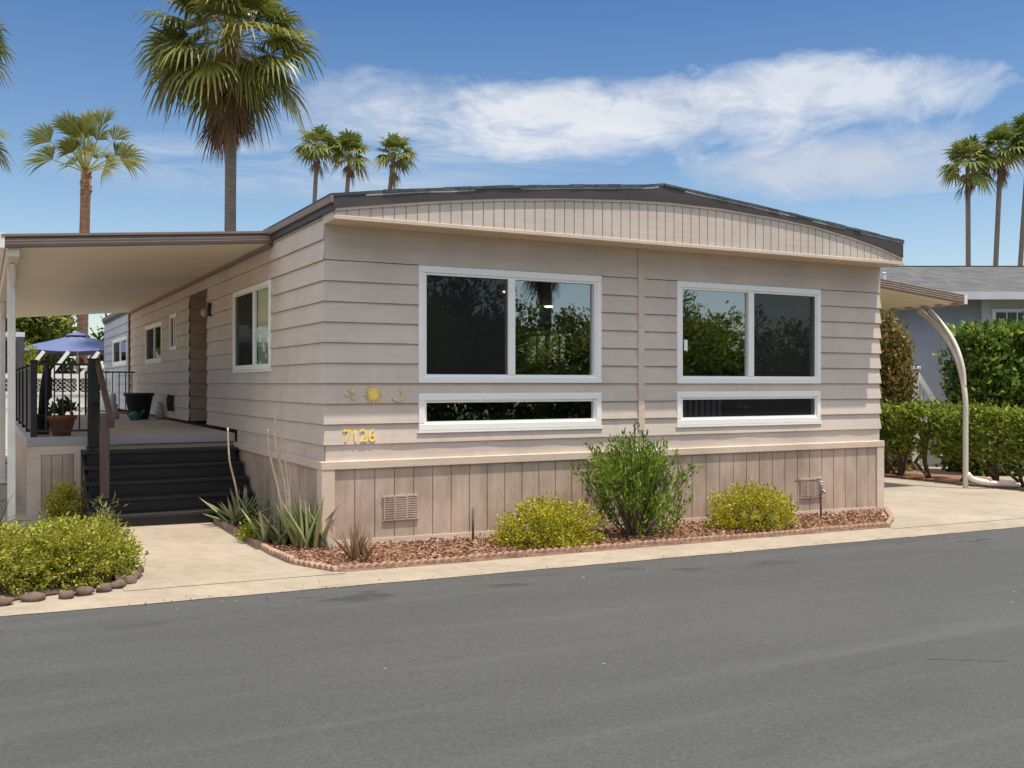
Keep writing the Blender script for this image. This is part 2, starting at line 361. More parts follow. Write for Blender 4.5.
def tree(name, label, loc, h, rad, m, leaves=2600, per=26, L=.16, W=.07, group=None, trunk_h=.35, seed=1, cat='tree'):
    random.seed(seed)
    t = thing(name, label, cat, loc, random.uniform(0,6), group)
    s = MB(); tips = []
    tr = h*.022+.03
    s.tube([(0,0,-.1),(0.05,0,h*trunk_h*.5),(0,.04,h*trunk_h)], [tr*1.25, tr, tr*.85], 9, False)
    for i in range(5):
        a = i*1.257+random.random(); branch_set(s, Vector((0,.04,h*trunk_h*random.uniform(.85,1))), Vector((math.cos(a)*.8, math.sin(a)*.8, .9)).normalized(), h*.24, tr*.5, 2, tips, .55, 3)
    s.build('trunk', M['bark'], t, True)
    n = leaves//per
    # clumps of twigs round an uneven crown volume
    cz = h*(trunk_h + 1)/2; rz = h*(1-trunk_h)/2*1.08
    d = unit(rng.normal(size=(n, 3))); r = rng.random(n)**.45
    r = r*(1 + lump(d, 1.6, .42, seed*3.1) + lump(d, 4, .22, seed))
    C = d*r[:, None]*np.array([rad, rad, rz]) + np.array([0, 0, cz])
    A = C*np.array([.75,.75,1]) ; A[:, 2] = C[:, 2]-.15*rz
    P, D, l, w, lv = twig_leaves(A, C, per, L, W, rad*.07, .6)
    leaf_mesh(P, D, l, w, lv, 'crown', m, t)
    return t
def fan(V, F, lv, o, d, up, plen, R_, nseg, tone, droop=.35, spread=2.0, pw=.03, seg=3, hang=0.0, roll=None):
    """one fan-palm frond: petiole plus radiating drooping leaflets"""
    d = d.normalized(); s = d.cross(up)
    s = s.normalized() if s.length > 1e-3 else Vector((1,0,0)); n = s.cross(d).normalized()
    def add(vs, fs, t):
        b = len(V); V.extend([tuple(v) for v in vs]); lv.extend([t]*len(vs)); F.extend([tuple(b+i for i in f) for f in fs])
    rl_ = random.gauss(0,.35 if roll is None else roll); s, n = s*math.cos(rl_)+n*math.sin(rl_), n*math.cos(rl_)-s*math.sin(rl_)
    h = o + d*plen - Vector((0,0,plen*plen*.08*(1-abs(d.z))))
    add([o - s*pw, o + s*pw, h + s*pw*.5, h - s*pw*.5], [(0,1,2,3)], min(1, tone+.25))
    for i in range(nseg):
        a = (i/(nseg-1)-.5)*2*spread
        ld = (d*math.cos(a) + s*math.sin(a) + n*(.22*abs(math.sin(a)) + random.gauss(0,.05))).normalized()
        L = R_*(1 - .28*(abs(a)/spread)**2)*random.uniform(.88, 1.06)
        w = R_*spread/nseg*.95
        side = ld.cross(n).normalized(); pts = []
        for j in range(seg+1):
            f = j/seg; q = h + ld*(L*f) - Vector((0,0,1))*(droop*L*f**3.2*(1+hang)) - n*0.0
            ww = w*min(1, f*1.9)*(1 if f < .62 else max(.06, (1-f)*2.2))*.62
            if j == seg and droop: q -= Vector((0,0,droop*L*random.uniform(0,.35)))
            pts.append((q - side*ww, q + side*ww))
        vs = [x for p in pts for x in p]
        add(vs, [(2*j, 2*j+1, 2*j+3, 2*j+2) for j in range(seg)], max(0, min(1, tone + random.gauss(0, .10))))
def palm(name, label, base, top, tr, fl, pl, n, m, trunk, nseg=18, dead=0, gold=0, group=None, lean=0.0, elev=(-.75, 1.35), seed=1, droop=.4, boots=False, seg=3, bend=.3, stalks=0, fronds=None):
    random.seed(seed)
    t = thing(name, label, 'palm tree', base, 0, group)
    top = Vector(top) - Vector(base); tb = MB()
    pts = []; rad = []
    for i in range(13):
        f = i/12; pts.append(Vector((top.x*(f+bend*f*(f-1)), top.y*f, top.z*f))); rad.append(tr*(1.22-.3*f if f < .5 else 1.07-.15*(f-.5)) * (1+.05*random.random()))
    tb.tube(pts, rad, 12)
    tb.build('trunk', M[trunk], t, True)
    if boots:
        bb = MB()
        for i in range(26):
            a = i*2.4; z = top.z - 1.0*random.random()**1.3; c = Vector((top.x, top.y, z))
            dd = Vector((math.cos(a), math.sin(a), 1.1)); bb.bar(c + dd*tr*.6 - Vector((0,0,tr*.7)), c + dd*tr*1.15, tr*.6, .04)
        bb.build('old_leaf_bases', M['trunk_red'], t)
    def crown(nm, cnt, e0, e1, mt, R_, plen, tone, dr, bias, sp, zoff=0.):
        V, F, lv = [], [], []
        for i in range(cnt):
            a = i*2.39996 + random.gauss(0,.25); f = ((i+.5)/cnt)
            e = e0 + (e1-e0)*f**bias + random.gauss(0,.16)
            d = Vector((math.cos(a)*math.cos(e), math.sin(a)*math.cos(e), math.sin(e)))
            o = top + Vector((math.cos(a), math.sin(a), 0))*tr*.5 + Vector((0,0,zoff*random.random() if zoff < 0 else .25*f*plen*.3))
            sc = random.uniform(.72, 1.12)
            fan(V, F, lv, o, d, Vector((0,0,1)), plen*sc, R_*sc, nseg, max(.05, min(.95, random.gauss(tone,.16))), dr*(1.0-.45*f), sp, .028*R_, seg)
        V = np.array(V); tri_mesh(V, np.array(F), lv, nm, mt, t)
    if fronds:
        V, F, lv = [], [], []
        ri = Vector((.882,-.471,0)); fw = Vector((.471,.882,0))
        for th, dp, L1, L2, spd in fronds:
            d = (ri*math.sin(th)*math.cos(dp) + fw*math.sin(dp) + Vector((0,0,math.cos(th)*math.cos(dp)))).normalized()
            fan(V, F, lv, top + d*.05, d, (fw*-1 + Vector((0,0,.5))), L1, L2, nseg, random.gauss(.5,.14), droop, spd, .035, seg, 0.0, .12)
        tri_mesh(np.array(V), np.array(F), lv, 'crown', m, t)
    else: crown('crown', n, elev[0], elev[1], m, fl, pl, .45, droop, 1.0, 1.75)
    if stalks:
        s_ = MB()
        for i in range(stalks):
            a_ = random.random()*6.283; h_ = Vector((math.cos(a_), math.sin(a_), 0)); p_ = [top + h_*.1]
            l_ = random.uniform(1.0,1.9); r_ = random.uniform(.2,.75)
            for q_ in (.3,.6,.85,1.0): p_.append(top + h_*(l_*q_) + Vector((0,0,r_*math.sin(q_*2.6)*1.2 - .9*q_**3)))
            s_.tube(p_, [.016,.014,.012,.009,.005], 5, False)
            for k_ in range(7):
                e_ = p_[3].lerp(p_[4], random.random()); s_.tube([e_, e_ + Vector((random.gauss(0,.12), random.gauss(0,.12), -.25)), e_ + Vector((random.gauss(0,.15), random.gauss(0,.15), -.7*random.random()-.2))], .007, 4, False)
        s_.build('dry_flower_stalks', M['stalk_dark'], t)
    if gold: crown('yellowing_fronds', gold, -1.1, -.7, M['palm_gold'], fl*.8, pl*.75, .5, .25, 1, 1.1)
    if dead: crown('dead_fronds', dead, -1.5, -1.22, M['palm_dead'], fl*.85, pl*.75, .5, .2, 1, .55, -1.0*fl)
    return t
# ================================================================== the ground
def sheet(name, x0, x1, y0, y1, dz, m, step=2.0, xs=None):
    s = MB(); n = max(1, int((x1-x0)/step)); X = xs or [x0 + (x1-x0)*i/n for i in range(n+1)]
    for a, b in zip(X[:-1], X[1:]): s.quad((a,y0,g(a)+dz), (b,y0,g(b)+dz), (b,y1,g(b)+dz), (a,y1,g(a)+dz))
    return tag(s.build(name, m), kind='structure')
def poly_sheet(name, pts, dz, m):
    s = MB(); s.add([(x, y, g(x)+dz) for x, y in pts], [tuple(range(len(pts)))])
    return tag(s.build(name, m), kind='structure')
s = MB()
X = [-900,-40,40,900]
for a, b in zip(X[:-1], X[1:]):
    s.quad((a,-900,g(a)-.03), (b,-900,g(b)-.03), (b,900,g(b)-.03), (a,900,g(a)-.03))
tag(s.build('ground', M['dirt']), kind='structure')
sheet('road', -60, 60, -9.6, -1.6, 0, M['asphalt'])
s = MB(); random.seed(3); X = [-60+ i*2 for i in range(25)] + [-12+i*.09 for i in range(1,300)] + [15+i*3 for i in range(1,16)]
ye = [-1.72 + .022*noise.noise(Vector((x*.9,0,7))) + .014*noise.noise(Vector((x*4,3,7))) for x in X]
for i in range(len(X)-1): s.quad((X[i],ye[i],g(X[i])+.004), (X[i+1],ye[i+1],g(X[i+1])+.004), (X[i+1],-1.02,g(X[i+1])+.004), (X[i],-1.02,g(X[i])+.004))
tag(s.build('kerb_strip', M['concrete']), kind='structure')
s = MB(); cp_ = [(1.93,-5.10),(2.02,-5.13),(2.10,-5.20),(2.16,-5.22),(2.24,-5.30),(2.33,-5.33)]
for (x0,y0),(x1,y1) in zip(cp_[:-1],cp_[1:]): s.quad((x0,y0-.0035,g(x0)+.003),(x1,y1-.0035,g(x1)+.003),(x1,y1+.0035,g(x1)+.003),(x0,y0+.0035,g(x0)+.003))
tag(s.build('road_crack', M['fascia']), kind='structure')
M['lawn'] = mat('mown_lawn', (.05,.075,.02), .95, .3, 6, bmp=.6)
sheet('lawn', -60, 90, -60, -10.1, .002, M['lawn'])
sheet('far_kerb_strip', -60, 60, -10.1, -9.6, .004, M['gutter'])
poly_sheet('walkway', [ (-.2,-1.22), (-.42,-.5), (-.42,2.6), (-1.9,2.6), (-1.9,-1.22)], .0075, M['concrete'])
poly_sheet('driveway', [(6.2,-1.22), (11.55,-1.22), (11.55,19), (7.42,19), (7.42,.5), (7.0,.3), (6.2,-.9)], .008, M['concrete2'])
poly_sheet('side_yard_gravel', [(-9,1.5), (-1.7,1.5), (-1.7,3.7), (-9,3.7)], .012, M['gravel'])
poly_sheet('mulch_bed', [(-.50,2.45), (-.50,-.5), (-.27,-1.11), (.5,-1.11), (6.28,-1.06), (7.38,.03), (7.38,.2), (.02,.2), (.02,2.45)], .016, M['mulch'])
poly_sheet('planting_bed', [(-9,-1.32), (-2.7,-1.27), (-2.28,-1.12), (-1.98,-.9), (-1.62,.9), (-1.75,1.5), (-9,1.5)], .014, M['soil'])
poly_sheet('rear_patio', [(-9,12.6), (-.05,12.6), (-.05,20), (9,20), (9,28), (-9,28)], .006, M['concrete2'])  # pale floor added beyond the deck to bounce light onto the fence
poly_sheet('hedge_bed', [(11.55,-1.22), (13.2,-1.22), (13.2,12), (11.55,12)], .01, M['mulch'])
poly_sheet('neighbour_yard', [(13.2,-1.22), (40,-1.22), (40,30), (13.2,30)], .006, M['concrete2'])
# loose bark chips, nobody could count them
def inpoly(p, poly):
    x, y = p; c = False; j = len(poly)-1
    for i in range(len(poly)):
        if (poly[i][1] > y) != (poly[j][1] > y) and x < (poly[j][0]-poly[i][0])*(y-poly[i][1])/(poly[j][1]-poly[i][1])+poly[i][0]: c = not c
        j = i
    return c
bed = [(-.50,2.4), (-.50,-.5), (-.27,-1.1), (.5,-1.1), (6.28,-1.04), (7.32,-.02), (-.0,-.02), (-.0,2.4)]
P = []
while len(P) < 9000:
    p = (random.uniform(-.5, 7.35), random.uniform(-1.1, 2.4))
    if inpoly(p, bed): P.append((p[0], p[1], g(p[0]) + .02 + random.random()*.03))
P = np.array(P); D = rng.normal(size=P.shape); D[:, 2] *= .3
o = leaf_mesh(P, D, .03+.03*rng.random(len(P)), .018, rng.random(len(P)), 'bark_mulch', M['chip']); tag(o, 'loose red bark chips spread over the planting bed below the house wall', 'bark mulch', kind='stuff')

P = []
for i in range(260):
    x = random.uniform(-4, 12); y = -1.74 + abs(random.gauss(0,.10)) if random.random() < .75 else -1.74 - abs(random.gauss(0,.25))
    P.append((x, y, g(x) + .008))
P = np.array(P); D = rng.normal(size=P.shape); D[:, 2] *= .15
o = leaf_mesh(P, D, .010+.014*rng.random(len(P)), .009, rng.random(len(P)), 'leaf_litter', M['chip']); tag(o, 'dry leaf bits and grit scattered along the edge of the road', 'leaf litter', kind='stuff')

# ================================================================== the house
house = thing('mobile_home', 'taupe double-wide home with lap siding, white windows and dark low roof', 'house')
W, YL = 7.305, 19.0
LIP = .022
def mapf(u, n, z): return (u, -n, z)              # front wall: n outward
def maps(u, n, z): return (-n, u, z)              # left wall
def mapr(u, n, z): return (W + n, u, z)           # right wall
winF = [(.936, 3.06, 1.56, 2.712), (.936, 3.06, 1.095, 1.455), (4.074, 6.272, 1.555, 2.712), (4.074, 6.272, 1.085, 1.462)]
winS = [(1.92, 3.75, 1.715, 2.705), (7.93, 8.58, 2.12, 2.72), (9.45, 11.45, 1.955, 2.668), (14.3, 17.0, 2.0, 2.62)]
def lap(mb, mp, u0, u1, z0, z1, holes, ca=0, cb=0, step=.45, wob=.0018):
    """one course of lap siding with the openings left out; ca/cb: mitre at the ends"""
    zs = sorted({z0, z1} | {h for w in holes for h in w[2:4] if z0+1e-4 < h < z1-1e-4})
    off = lambda z: .003 + (LIP-.003)*(z1-z)/(z1-z0)
    holes_top = False
    for za, zb in zip(zs[:-1], zs[1:]):
        zm = (za+zb)/2; iv = [(u0, u1)]
        for w in holes:
            if w[2] < zm < w[3]:
                nv = []
                for a, b in iv:
                    if w[1] <= a or w[0] >= b: nv.append((a, b)); continue
                    if a < w[0]: nv.append((a, w[0]))
                    if b > w[1]: nv.append((w[1], b))
                iv = nv
        for a, b in iv:
            n = max(1, int((b-a)/step)); us = [a + (b-a)*i/n for i in range(n+1)]
            for p, q in zip(us[:-1], us[1:]):
                def v(u, z, inner=False):
                    e = (noise.noise(Vector((u*1.3, z0*7.1, 2.2)))*wob if za == z0 else 0)
                    o_ = off(z) + e
                    if inner: o_ = -.005
                    uu = u
                    if abs(u-u0) < 1e-6 and ca: uu = u - ca*o_
                    if abs(u-u1) < 1e-6 and cb: uu = u + cb*o_
                    return mp(uu, o_, z + (e*.6 if z == z0 else 0))
                if zb == z1 and not holes_top:
                    zg = zb - .0045
                    mb.quad(v(p,za), v(q,za), v(q,zg), v(p,zg)); mb.quad(v(p,zg), v(q,zg), v(q,zg,True), v(p,zg,True)); mb.quad(v(p,zg,True), v(q,zg,True), v(q,zb,True), v(p,zb,True))
                else: mb.quad(v(p,za), v(q,za), v(q,zb), v(p,zb))
                if za == z0: mb.quad(v(p,za,True), v(q,za,True), v(q,za), v(p,za))
    if cb and not holes: pass
def wallplane(mb, mp, u0, u1, z0, z1, holes, n=0.0):
    zs = sorted({z0, z1} | {h for w in holes for h in w[2:4]}); us = sorted({u0, u1} | {h for w in holes for h in w[0:2]})
    for za, zb in zip(zs[:-1], zs[1:]):
        for a, b in zip(us[:-1], us[1:]):
            if any(w[0] < (a+b)/2 < w[1] and w[2] < (za+zb)/2 < w[3] for w in holes): continue
            mb.quad(mp(a,n,za), mp(b,n,za), mp(b,n,zb), mp(a,n,zb))
zc = [.980 + .1925*i for i in range(9)]           # course lines up to the frieze
zc[-1] = 2.712 - .19 ; zc = [.98 + (2.712-.98)*i/9 for i in range(10)]
f = MB()
for a, b in zip(zc[:-1], zc[1:]): lap(f, mapf, 0, W, a, b, winF, 1, 1)
f.build('front_wall', M['siding'], house)
# right-hand ends of the laps (the mitred return along the right wall)
f = MB()
for a, b in zip(zc[:-1], zc[1:]): lap(f, mapr, 0, YL, a, b, [], 0, 0, 3)
rw = (7.55, 9.25, 1.90, 2.62)
f = MB()
for a, b in zip(zc[:-1], zc[1:]): lap(f, mapr, 0, YL, a, b, [rw], 1, 0, 1.5)
wallplane(f, mapr, 0, YL, -.3, .98, [], .002); wallplane(f, mapr, 0, YL, 2.712, 3.14, [], .004)
f.build('right_wall', M['siding'], house)
# frieze board over the windows, recessed base board (slightly warped) and skirting band
f = MB()
xs = [-.012 + (W+.024)*i/40 for i in range(41)]
f.box(-.012, 3.538, -.012, 0, 2.716, 3.04); f.box(3.624, W+.012, -.012, 0, 2.716, 3.04)
f.build('frieze_board', M['siding'], house)
f = MB(); nx, nz = 150, 6
def by(x, z): return -.008 + .0065*noise.noise(Vector((x*2.6, 3.3, z*2))) + .004*noise.noise(Vector((x*.7, 8.3, 0)))
for i in range(nx):
    a, b = W*i/nx, W*(i+1)/nx
    for j in range(nz):
        za, zb = .826+.156*j/nz, .826+.156*(j+1)/nz
        f.quad((a,by(a,za),za), (b,by(b,za),za), (b,by(b,zb),zb), (a,by(a,zb),zb))
wallplane(f, maps, 0, 3.6, .826, .982, [], .004)
f.build('base_board', M['siding'], house, True)
f = MB(); f.box(-.05, W+.05, -.05, -.0, .748, .826); f.box(-.05, 0, .002, 3.6, .748, .826)
bevel(f.build('skirting_band', M['trim'], house), .006)
# grooved skirting panels
f = MB(); p = .2
x = .085
while x < W - .06:
    e = min(x+p-.011, W-.06); f.box(x, e, -.028, .0, -.16, .747); x += p
f.box(.03, W-.03, -.019, -.004, -.15, .746)
y = .03
while y < 3.5:
    f.box(-.028, 0, y, y+p-.011, -.05, .747); y += p
f.box(-.019, -.004, .0, 3.6, -.05, .746)
f.build('skirting_panel', M['skirt'], house)
f = MB()
f.box(-.045, .08, -.045, .0, -.02, .7465); f.box(-.045, 0, .003, .10, -.02, .7465)
f.build('skirting_corner_board', M['trim'], house); f = MB()
f.box(W-.08, W+.045, -.045, .0, -.2, .7465)
f.build('skirting_corner_board', M['trim'], house)
f = MB()
f.add([(.08,-.037,g(0)-.03),(W-.08,-.037,g(W)-.03),(W-.08,-.037,g(W)+.075),(.08,-.037,g(0)+.085),(.08,-.01,g(0)-.03),(W-.08,-.01,g(W)-.03),(W-.08,-.01,g(W)+.075),(.08,-.01,g(0)+.085)],
      [(0,1,2,3),(3,2,6,7),(4,7,6,5)])
f.build('skirting_base_board', M['trim'], house)
f = MB(); f.box(3.54, 3.622, -.032, 0, 1.04, 3.04); bevel(f.build('centre_batten', M['trim'], house), .004)
# left wall with the entry recess
AL = (5.46, 6.84)
zs_ = [.98 + (2.712-.98)/9*i for i in range(12)]; zs_.append(3.13)
f = MB()
for a, b in zip(zs_[:-1], zs_[1:]):
    hs = [w for w in winS]
    lap(f, maps, 0, AL[0], a, b, hs, 1, 0); lap(f, maps, AL[1], 13.76, a, b, hs, 0, 0)
    if a > 2.85: lap(f, maps, AL[0], AL[1], a, b, [], 0, 0)
f.build('left_wall', M['siding'], house)
f = MB()
for a, b in zip(zs_[:-1], zs_[1:]): lap(f, maps, 13.80, YL, a, b, winS)
f.build('rear_left_wall', M['grey_siding'], house)
f = MB(); f.bar((-.03,13.78,.6), (-.03,13.78,3.1), .06, .05); f.build('downspout', M['brown_trim'], house)
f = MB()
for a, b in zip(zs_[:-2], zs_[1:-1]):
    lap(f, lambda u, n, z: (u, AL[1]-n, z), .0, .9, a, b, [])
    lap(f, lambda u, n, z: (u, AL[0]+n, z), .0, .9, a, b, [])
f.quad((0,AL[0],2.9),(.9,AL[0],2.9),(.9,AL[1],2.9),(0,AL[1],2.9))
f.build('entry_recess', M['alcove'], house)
f = MB(); f.box(.88, .93, AL[0], AL[1], .93, 2.9); d = f.build('entry_door', M['brown_wood'], house)
f = MB(); f.lathe((.85, AL[1]-.2, 1.9), [(.01,0),(.03,.01),(.03,.04),(.01,.05)], 12); f.build('handle', M['gold'], d)
f = MB(); f.box(-.0, W, YL, YL+.1, -.3, 3.2); f.build('rear_wall', M['siding'], house)
# windows
def window(mp, w, mull=None, screens=(), sill=True, fw=.075, gm='glass', dp=.09, o_=.026):
    u0, u1, z0, z1 = w; m = MB()
    def bx(a, b, c, d, n0, n1):
        vs = [mp(u, n, z) for z in (c, d) for (u, n) in ((a,n0),(b,n0),(b,n1),(a,n1))]
        m.add(vs, [(0,3,2,1),(4,5,6,7),(0,1,5,4),(1,2,6,5),(2,3,7,6),(3,0,4,7)])
    bx(u0, u1, z1-fw*.9, z1, -dp, o_); bx(u0, u1, z0, z0+fw*.85, -dp, o_)
    bx(u0, u0+fw*.85, z0+fw*.85, z1-fw*.9, -dp, o_); bx(u1-fw*.85, u1, z0+fw*.85, z1-fw*.9, -dp, o_)
    fr = bevel(recalc(m.build('window', M['white'], house)), .006)
    a, b, c, d = u0+fw*.85, u1-fw*.85, z0+fw*.85, z1-fw*.9
    # inner sash
    m = MB(); t = .022 if dp > .05 else .012
    i0 = -.05 if dp > .05 else -.03
    bx(a, b, c, c+t, i0, .012); bx(a, b, d-t, d, i0, .012); bx(a, a+t, c+t, d-t, i0, .012); bx(b-t, b, c+t, d-t, i0, .012)
    recalc(m.build('sash', M['white'], fr))
    edges = [a]
    if mull: 
        mw = .042 if dp > .05 else .03; m = MB(); bx(mull-mw, mull+mw, c+t, d-t, -.055 if dp > .05 else -.02, .018); bevel(recalc(m.build('mullion', M['white'], fr)), .004)
        edges += [mull]
    edges.append(b)
    for i in range(len(edges)-1):
        m = MB(); e0, e1 = edges[i], edges[i+1]; n = (-.02 if dp > .05 else .0) - (.012 if dp > .05 else .004)*i
        m.quad(mp(e0,n,c), mp(e1,n,c), mp(e1,n,d), mp(e0,n,d)); m.build('pane', M[gm], fr)
        if i in screens:
            m = MB(); q0 = e0 + (.045 if i and mull else t+.003); q1 = e1 - (.045 if mull and i == 0 else t+.003)
            m.quad(mp(q0,.006,c+t), mp(q1,.006,c+t), mp(q1,.006,d-t), mp(q0,.006,d-t)); m.build('screen', M['screen'], fr)
    if sill:
        m = MB(); bx(u0-.012, u1+.012, z0-.024, z0-.002, 0, .029); recalc(m.build('sill', M['white'], fr))
    return fr
window(mapf, winF[0], 1.967, (0,), False)
window(mapf, winF[1], None, (), True)
window(mapf, winF[2], 5.166, (1,), False)
window(mapf, winF[3], None, (0,), True)
window(maps, winS[0], 2.72, (1,), True, .06, 'glass_side', .03, .03)
window(maps, winS[1], 8.25, (1,), False, .06, 'glass_side', .03, .03)
window(maps, winS[2], 10.4, (1,), True, .07, 'glass_side', .03, .03)
window(maps, winS[3], 15.6, (1,), True, .08, 'glass_blue', .03, .03)
wr = window(mapr, rw, 8.4, (), False, .07)
for u in (7.95, 8.85):
    f = MB(); f.box(W-.02,W+.0,u-.025,u+.025,1.97,2.56); f.build('glazing_bar', M['white'], wr)
f = MB(); f.quad((4.17,-.0225,1.93),(4.22,-.0225,1.93),(4.22,-.0225,2.05),(4.17,-.0225,2.05)); f.build('window_sticker', M['white'], house)
for i in range(7):
    f = MB(); x = 4.22+i*.085; f.box(x, x+.045, .06, .064, 1.12, 1.44); f.build('blind_slat', M['nb_light'], house)
# the room behind the glass
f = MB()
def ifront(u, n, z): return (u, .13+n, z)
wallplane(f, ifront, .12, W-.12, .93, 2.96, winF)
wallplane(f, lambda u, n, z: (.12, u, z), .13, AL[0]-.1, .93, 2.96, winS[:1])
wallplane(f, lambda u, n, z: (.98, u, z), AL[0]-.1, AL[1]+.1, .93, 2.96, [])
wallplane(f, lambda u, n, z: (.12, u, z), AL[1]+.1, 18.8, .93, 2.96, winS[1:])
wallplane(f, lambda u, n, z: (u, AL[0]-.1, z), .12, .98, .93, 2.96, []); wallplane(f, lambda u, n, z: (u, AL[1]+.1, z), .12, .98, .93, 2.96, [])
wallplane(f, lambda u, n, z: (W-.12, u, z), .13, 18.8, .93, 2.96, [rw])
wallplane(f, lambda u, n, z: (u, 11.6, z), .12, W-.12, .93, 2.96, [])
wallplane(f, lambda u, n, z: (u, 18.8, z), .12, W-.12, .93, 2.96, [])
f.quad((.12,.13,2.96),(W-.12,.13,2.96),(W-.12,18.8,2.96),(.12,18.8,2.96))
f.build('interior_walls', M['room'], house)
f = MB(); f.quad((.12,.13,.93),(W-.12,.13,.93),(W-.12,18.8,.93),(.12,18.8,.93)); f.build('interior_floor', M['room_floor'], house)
for x, y in ((1.75,5.9), (2.0,8.4), (3.3,7.4), (4.2,4.3), (3.75,6.9), (6.2,6.5)):
    f = MB(); f.lathe((x, y, 2.935), [(.03,.0),(.065,.0),(.075,.012),(.075,.024)], 16); f.build('ceiling_light', M['lamp'], house)
# plants reflected in the side window, painted on panels inside the pane
m_, nt, b_ = nodes('leaf_print_blind'); v_ = coords(nt, (1, 2.2, 3.2))
vz = N(nt, 'ShaderNodeTexVoronoi', Scale=2.6); nt.links.new(v_, vz.inputs['Vector'])
nt.links.new(ramp(nt, vz.outputs['Distance'], [(.25,(.95,.90,.62)), (.42,(.20,.32,.20))]), b_.inputs['Base Color']); M['blind'] = m_
f = MB(); f.quad((.03,1.98,1.76),(.03,2.70,1.76),(.03,2.70,2.2),(.03,1.98,2.2)); f.build('patterned_curtain', M['blind'], house)
M['blind2'] = mat('olive_blind', (.55,.60,.36), .8, .05, 3, bmp=0)
f = MB(); f.quad((.032,1.98,2.19),(.032,2.70,2.19),(.032,2.70,2.66),(.032,1.98,2.66)); f.build('roller_blind', M['blind2'], house)
# gable overhang
arch = [(-.03,3.108),(.5,3.19),(1.0,3.262),(1.63,3.34),(2.4,3.41),(3.2,3.462),(3.7,3.48),(4.4,3.475),(5.2,3.435),(5.8,3.385),(6.4,3.30),(6.9,3.205),(W+.0,3.10)]
def lerp(pl, x):
    for (a, za), (b, zb) in zip(pl[:-1], pl[1:]):
        if a <= x <= b: return za + (zb-za)*(x-a)/(b-a)
    return pl[0][1] if x < pl[0][0] else pl[-1][1]
f = MB(); f.box(-.02, W+.02, -.345, .0, 3.040, 3.054); f.build('soffit', M['soffit'], house)
f = MB(); f.box(-.035, W+.035, -.372, -.346, 3.036, 3.074); bevel(f.build('soffit_trim', M['trim'], house), .004)
f = MB(); x = -.02
while x < W:
    e = min(x+.104, W+.02)
    f.add([(x,-.362,3.074),(e,-.362,3.074),(e,-.362,lerp(arch,e)),(x,-.362,lerp(arch,x)),(x,-.33,3.074),(e,-.33,3.074),(e,-.33,lerp(arch,e)),(x,-.33,lerp(arch,x))],
          [(0,1,2,3),(1,5,6,2),(4,0,3,7),(4,7,6,5)]); x += .115
f.add([(-.02,-.352,3.056)]+[(x,-.352,z+.05) for x, z in arch]+[(W+.02,-.352,3.056)], [tuple(range(len(arch)+2))])
f.quad((-.02,-.35,3.056),(-.02,0,3.056),(-.02,0,3.2),(-.02,-.35,3.2)); f.quad((W+.02,-.35,3.056),(W+.02,0,3.056),(W+.02,0,3.2),(W+.02,-.35,3.2))
f.build('gable_panel', M['siding'], house)
f = MB()
for (a, za), (b, zb) in zip(arch[:-1], arch[1:]):
    vs = [(a,-.374,za),(b,-.374,zb),(b,-.374,zb+.028),(a,-.374,za+.028),(a,-.35,za),(b,-.35,zb),(b,-.35,zb+.028),(a,-.35,za+.028)]
    f.add(vs, [(0,1,2,3),(3,2,6,7),(0,4,5,1)])
f.build('gable_trim', M['trim'], house)
rtop = [(-.07,3.255),(.6,3.352),(1.63,3.482),(2.6,3.585),(3.35,3.655),(3.62,3.695),(3.9,3.668),(4.5,3.615),(5.25,3.545),(6.3,3.44),(W+.01,3.335)]
f = MB()
xs = sorted({x for x, z in arch} | {x for x, z in rtop} | {-.05, W-.005}); xs = [x for x in xs if -.05 <= x <= W-.005]
for a, b in zip(xs[:-1], xs[1:]):
    lo = lambda x: lerp(arch, x)+.026
    hi = lambda x: lerp(rtop, x)-.022
    vs = [(a,-.384,lo(a)),(b,-.384,lo(b)),(b,-.384,hi(b)),(a,-.384,hi(a)),(a,-.36,lo(a)),(b,-.36,lo(b)),(b,-.36,hi(b)),(a,-.36,hi(a))]
    f.add(vs, [(0,1,2,3),(0,4,5,1),(3,2,6,7),(4,7,6,5)])
f.quad((W-.005,-.386,3.126),(W-.005,YL,3.126),(W-.005,YL,3.30),(W-.005,-.386,3.30))
f.quad((W-.005,-.386,3.126),(W-.005,-.36,3.126),(W-.005,-.36,3.30),(W-.005,-.386,3.30))
f.box(-.045, -.02, -.385, YL, 3.118, 3.215)
f.build('fascia', M['fascia'], house)
f = MB(); f.box(-.075, -.046, -.40, YL, 3.176, 3.238); bevel(f.build('eave_gutter', M['brown_trim'], house), .005)
f = MB()
for (a, za), (b, zb) in zip(rtop[:-1], rtop[1:]):
    n = 4
    for i in range(n):
        p, q = a+(b-a)*i/n, a+(b-a)*(i+1)/n
        if noise.noise(Vector((p*1.9, 4.4, 0))) < -.36:
            if f.V: f.build('drip_edge', M['drip'], house); f = MB()
            continue
        h0, h1 = lerp(rtop,p)-.024, lerp(rtop,q)-.024
        t0 = .014+.010*noise.noise(Vector((p*3,1,1))); t1 = .014+.010*noise.noise(Vector((q*3,1,1)))
        f.quad((p,-.3862,h0-t0),(q,-.3862,h1-t1),(q,-.3862,h1),(p,-.3862,h0))
if f.V: f.build('drip_edge', M['drip'], house)
f = MB(); random.seed(4)
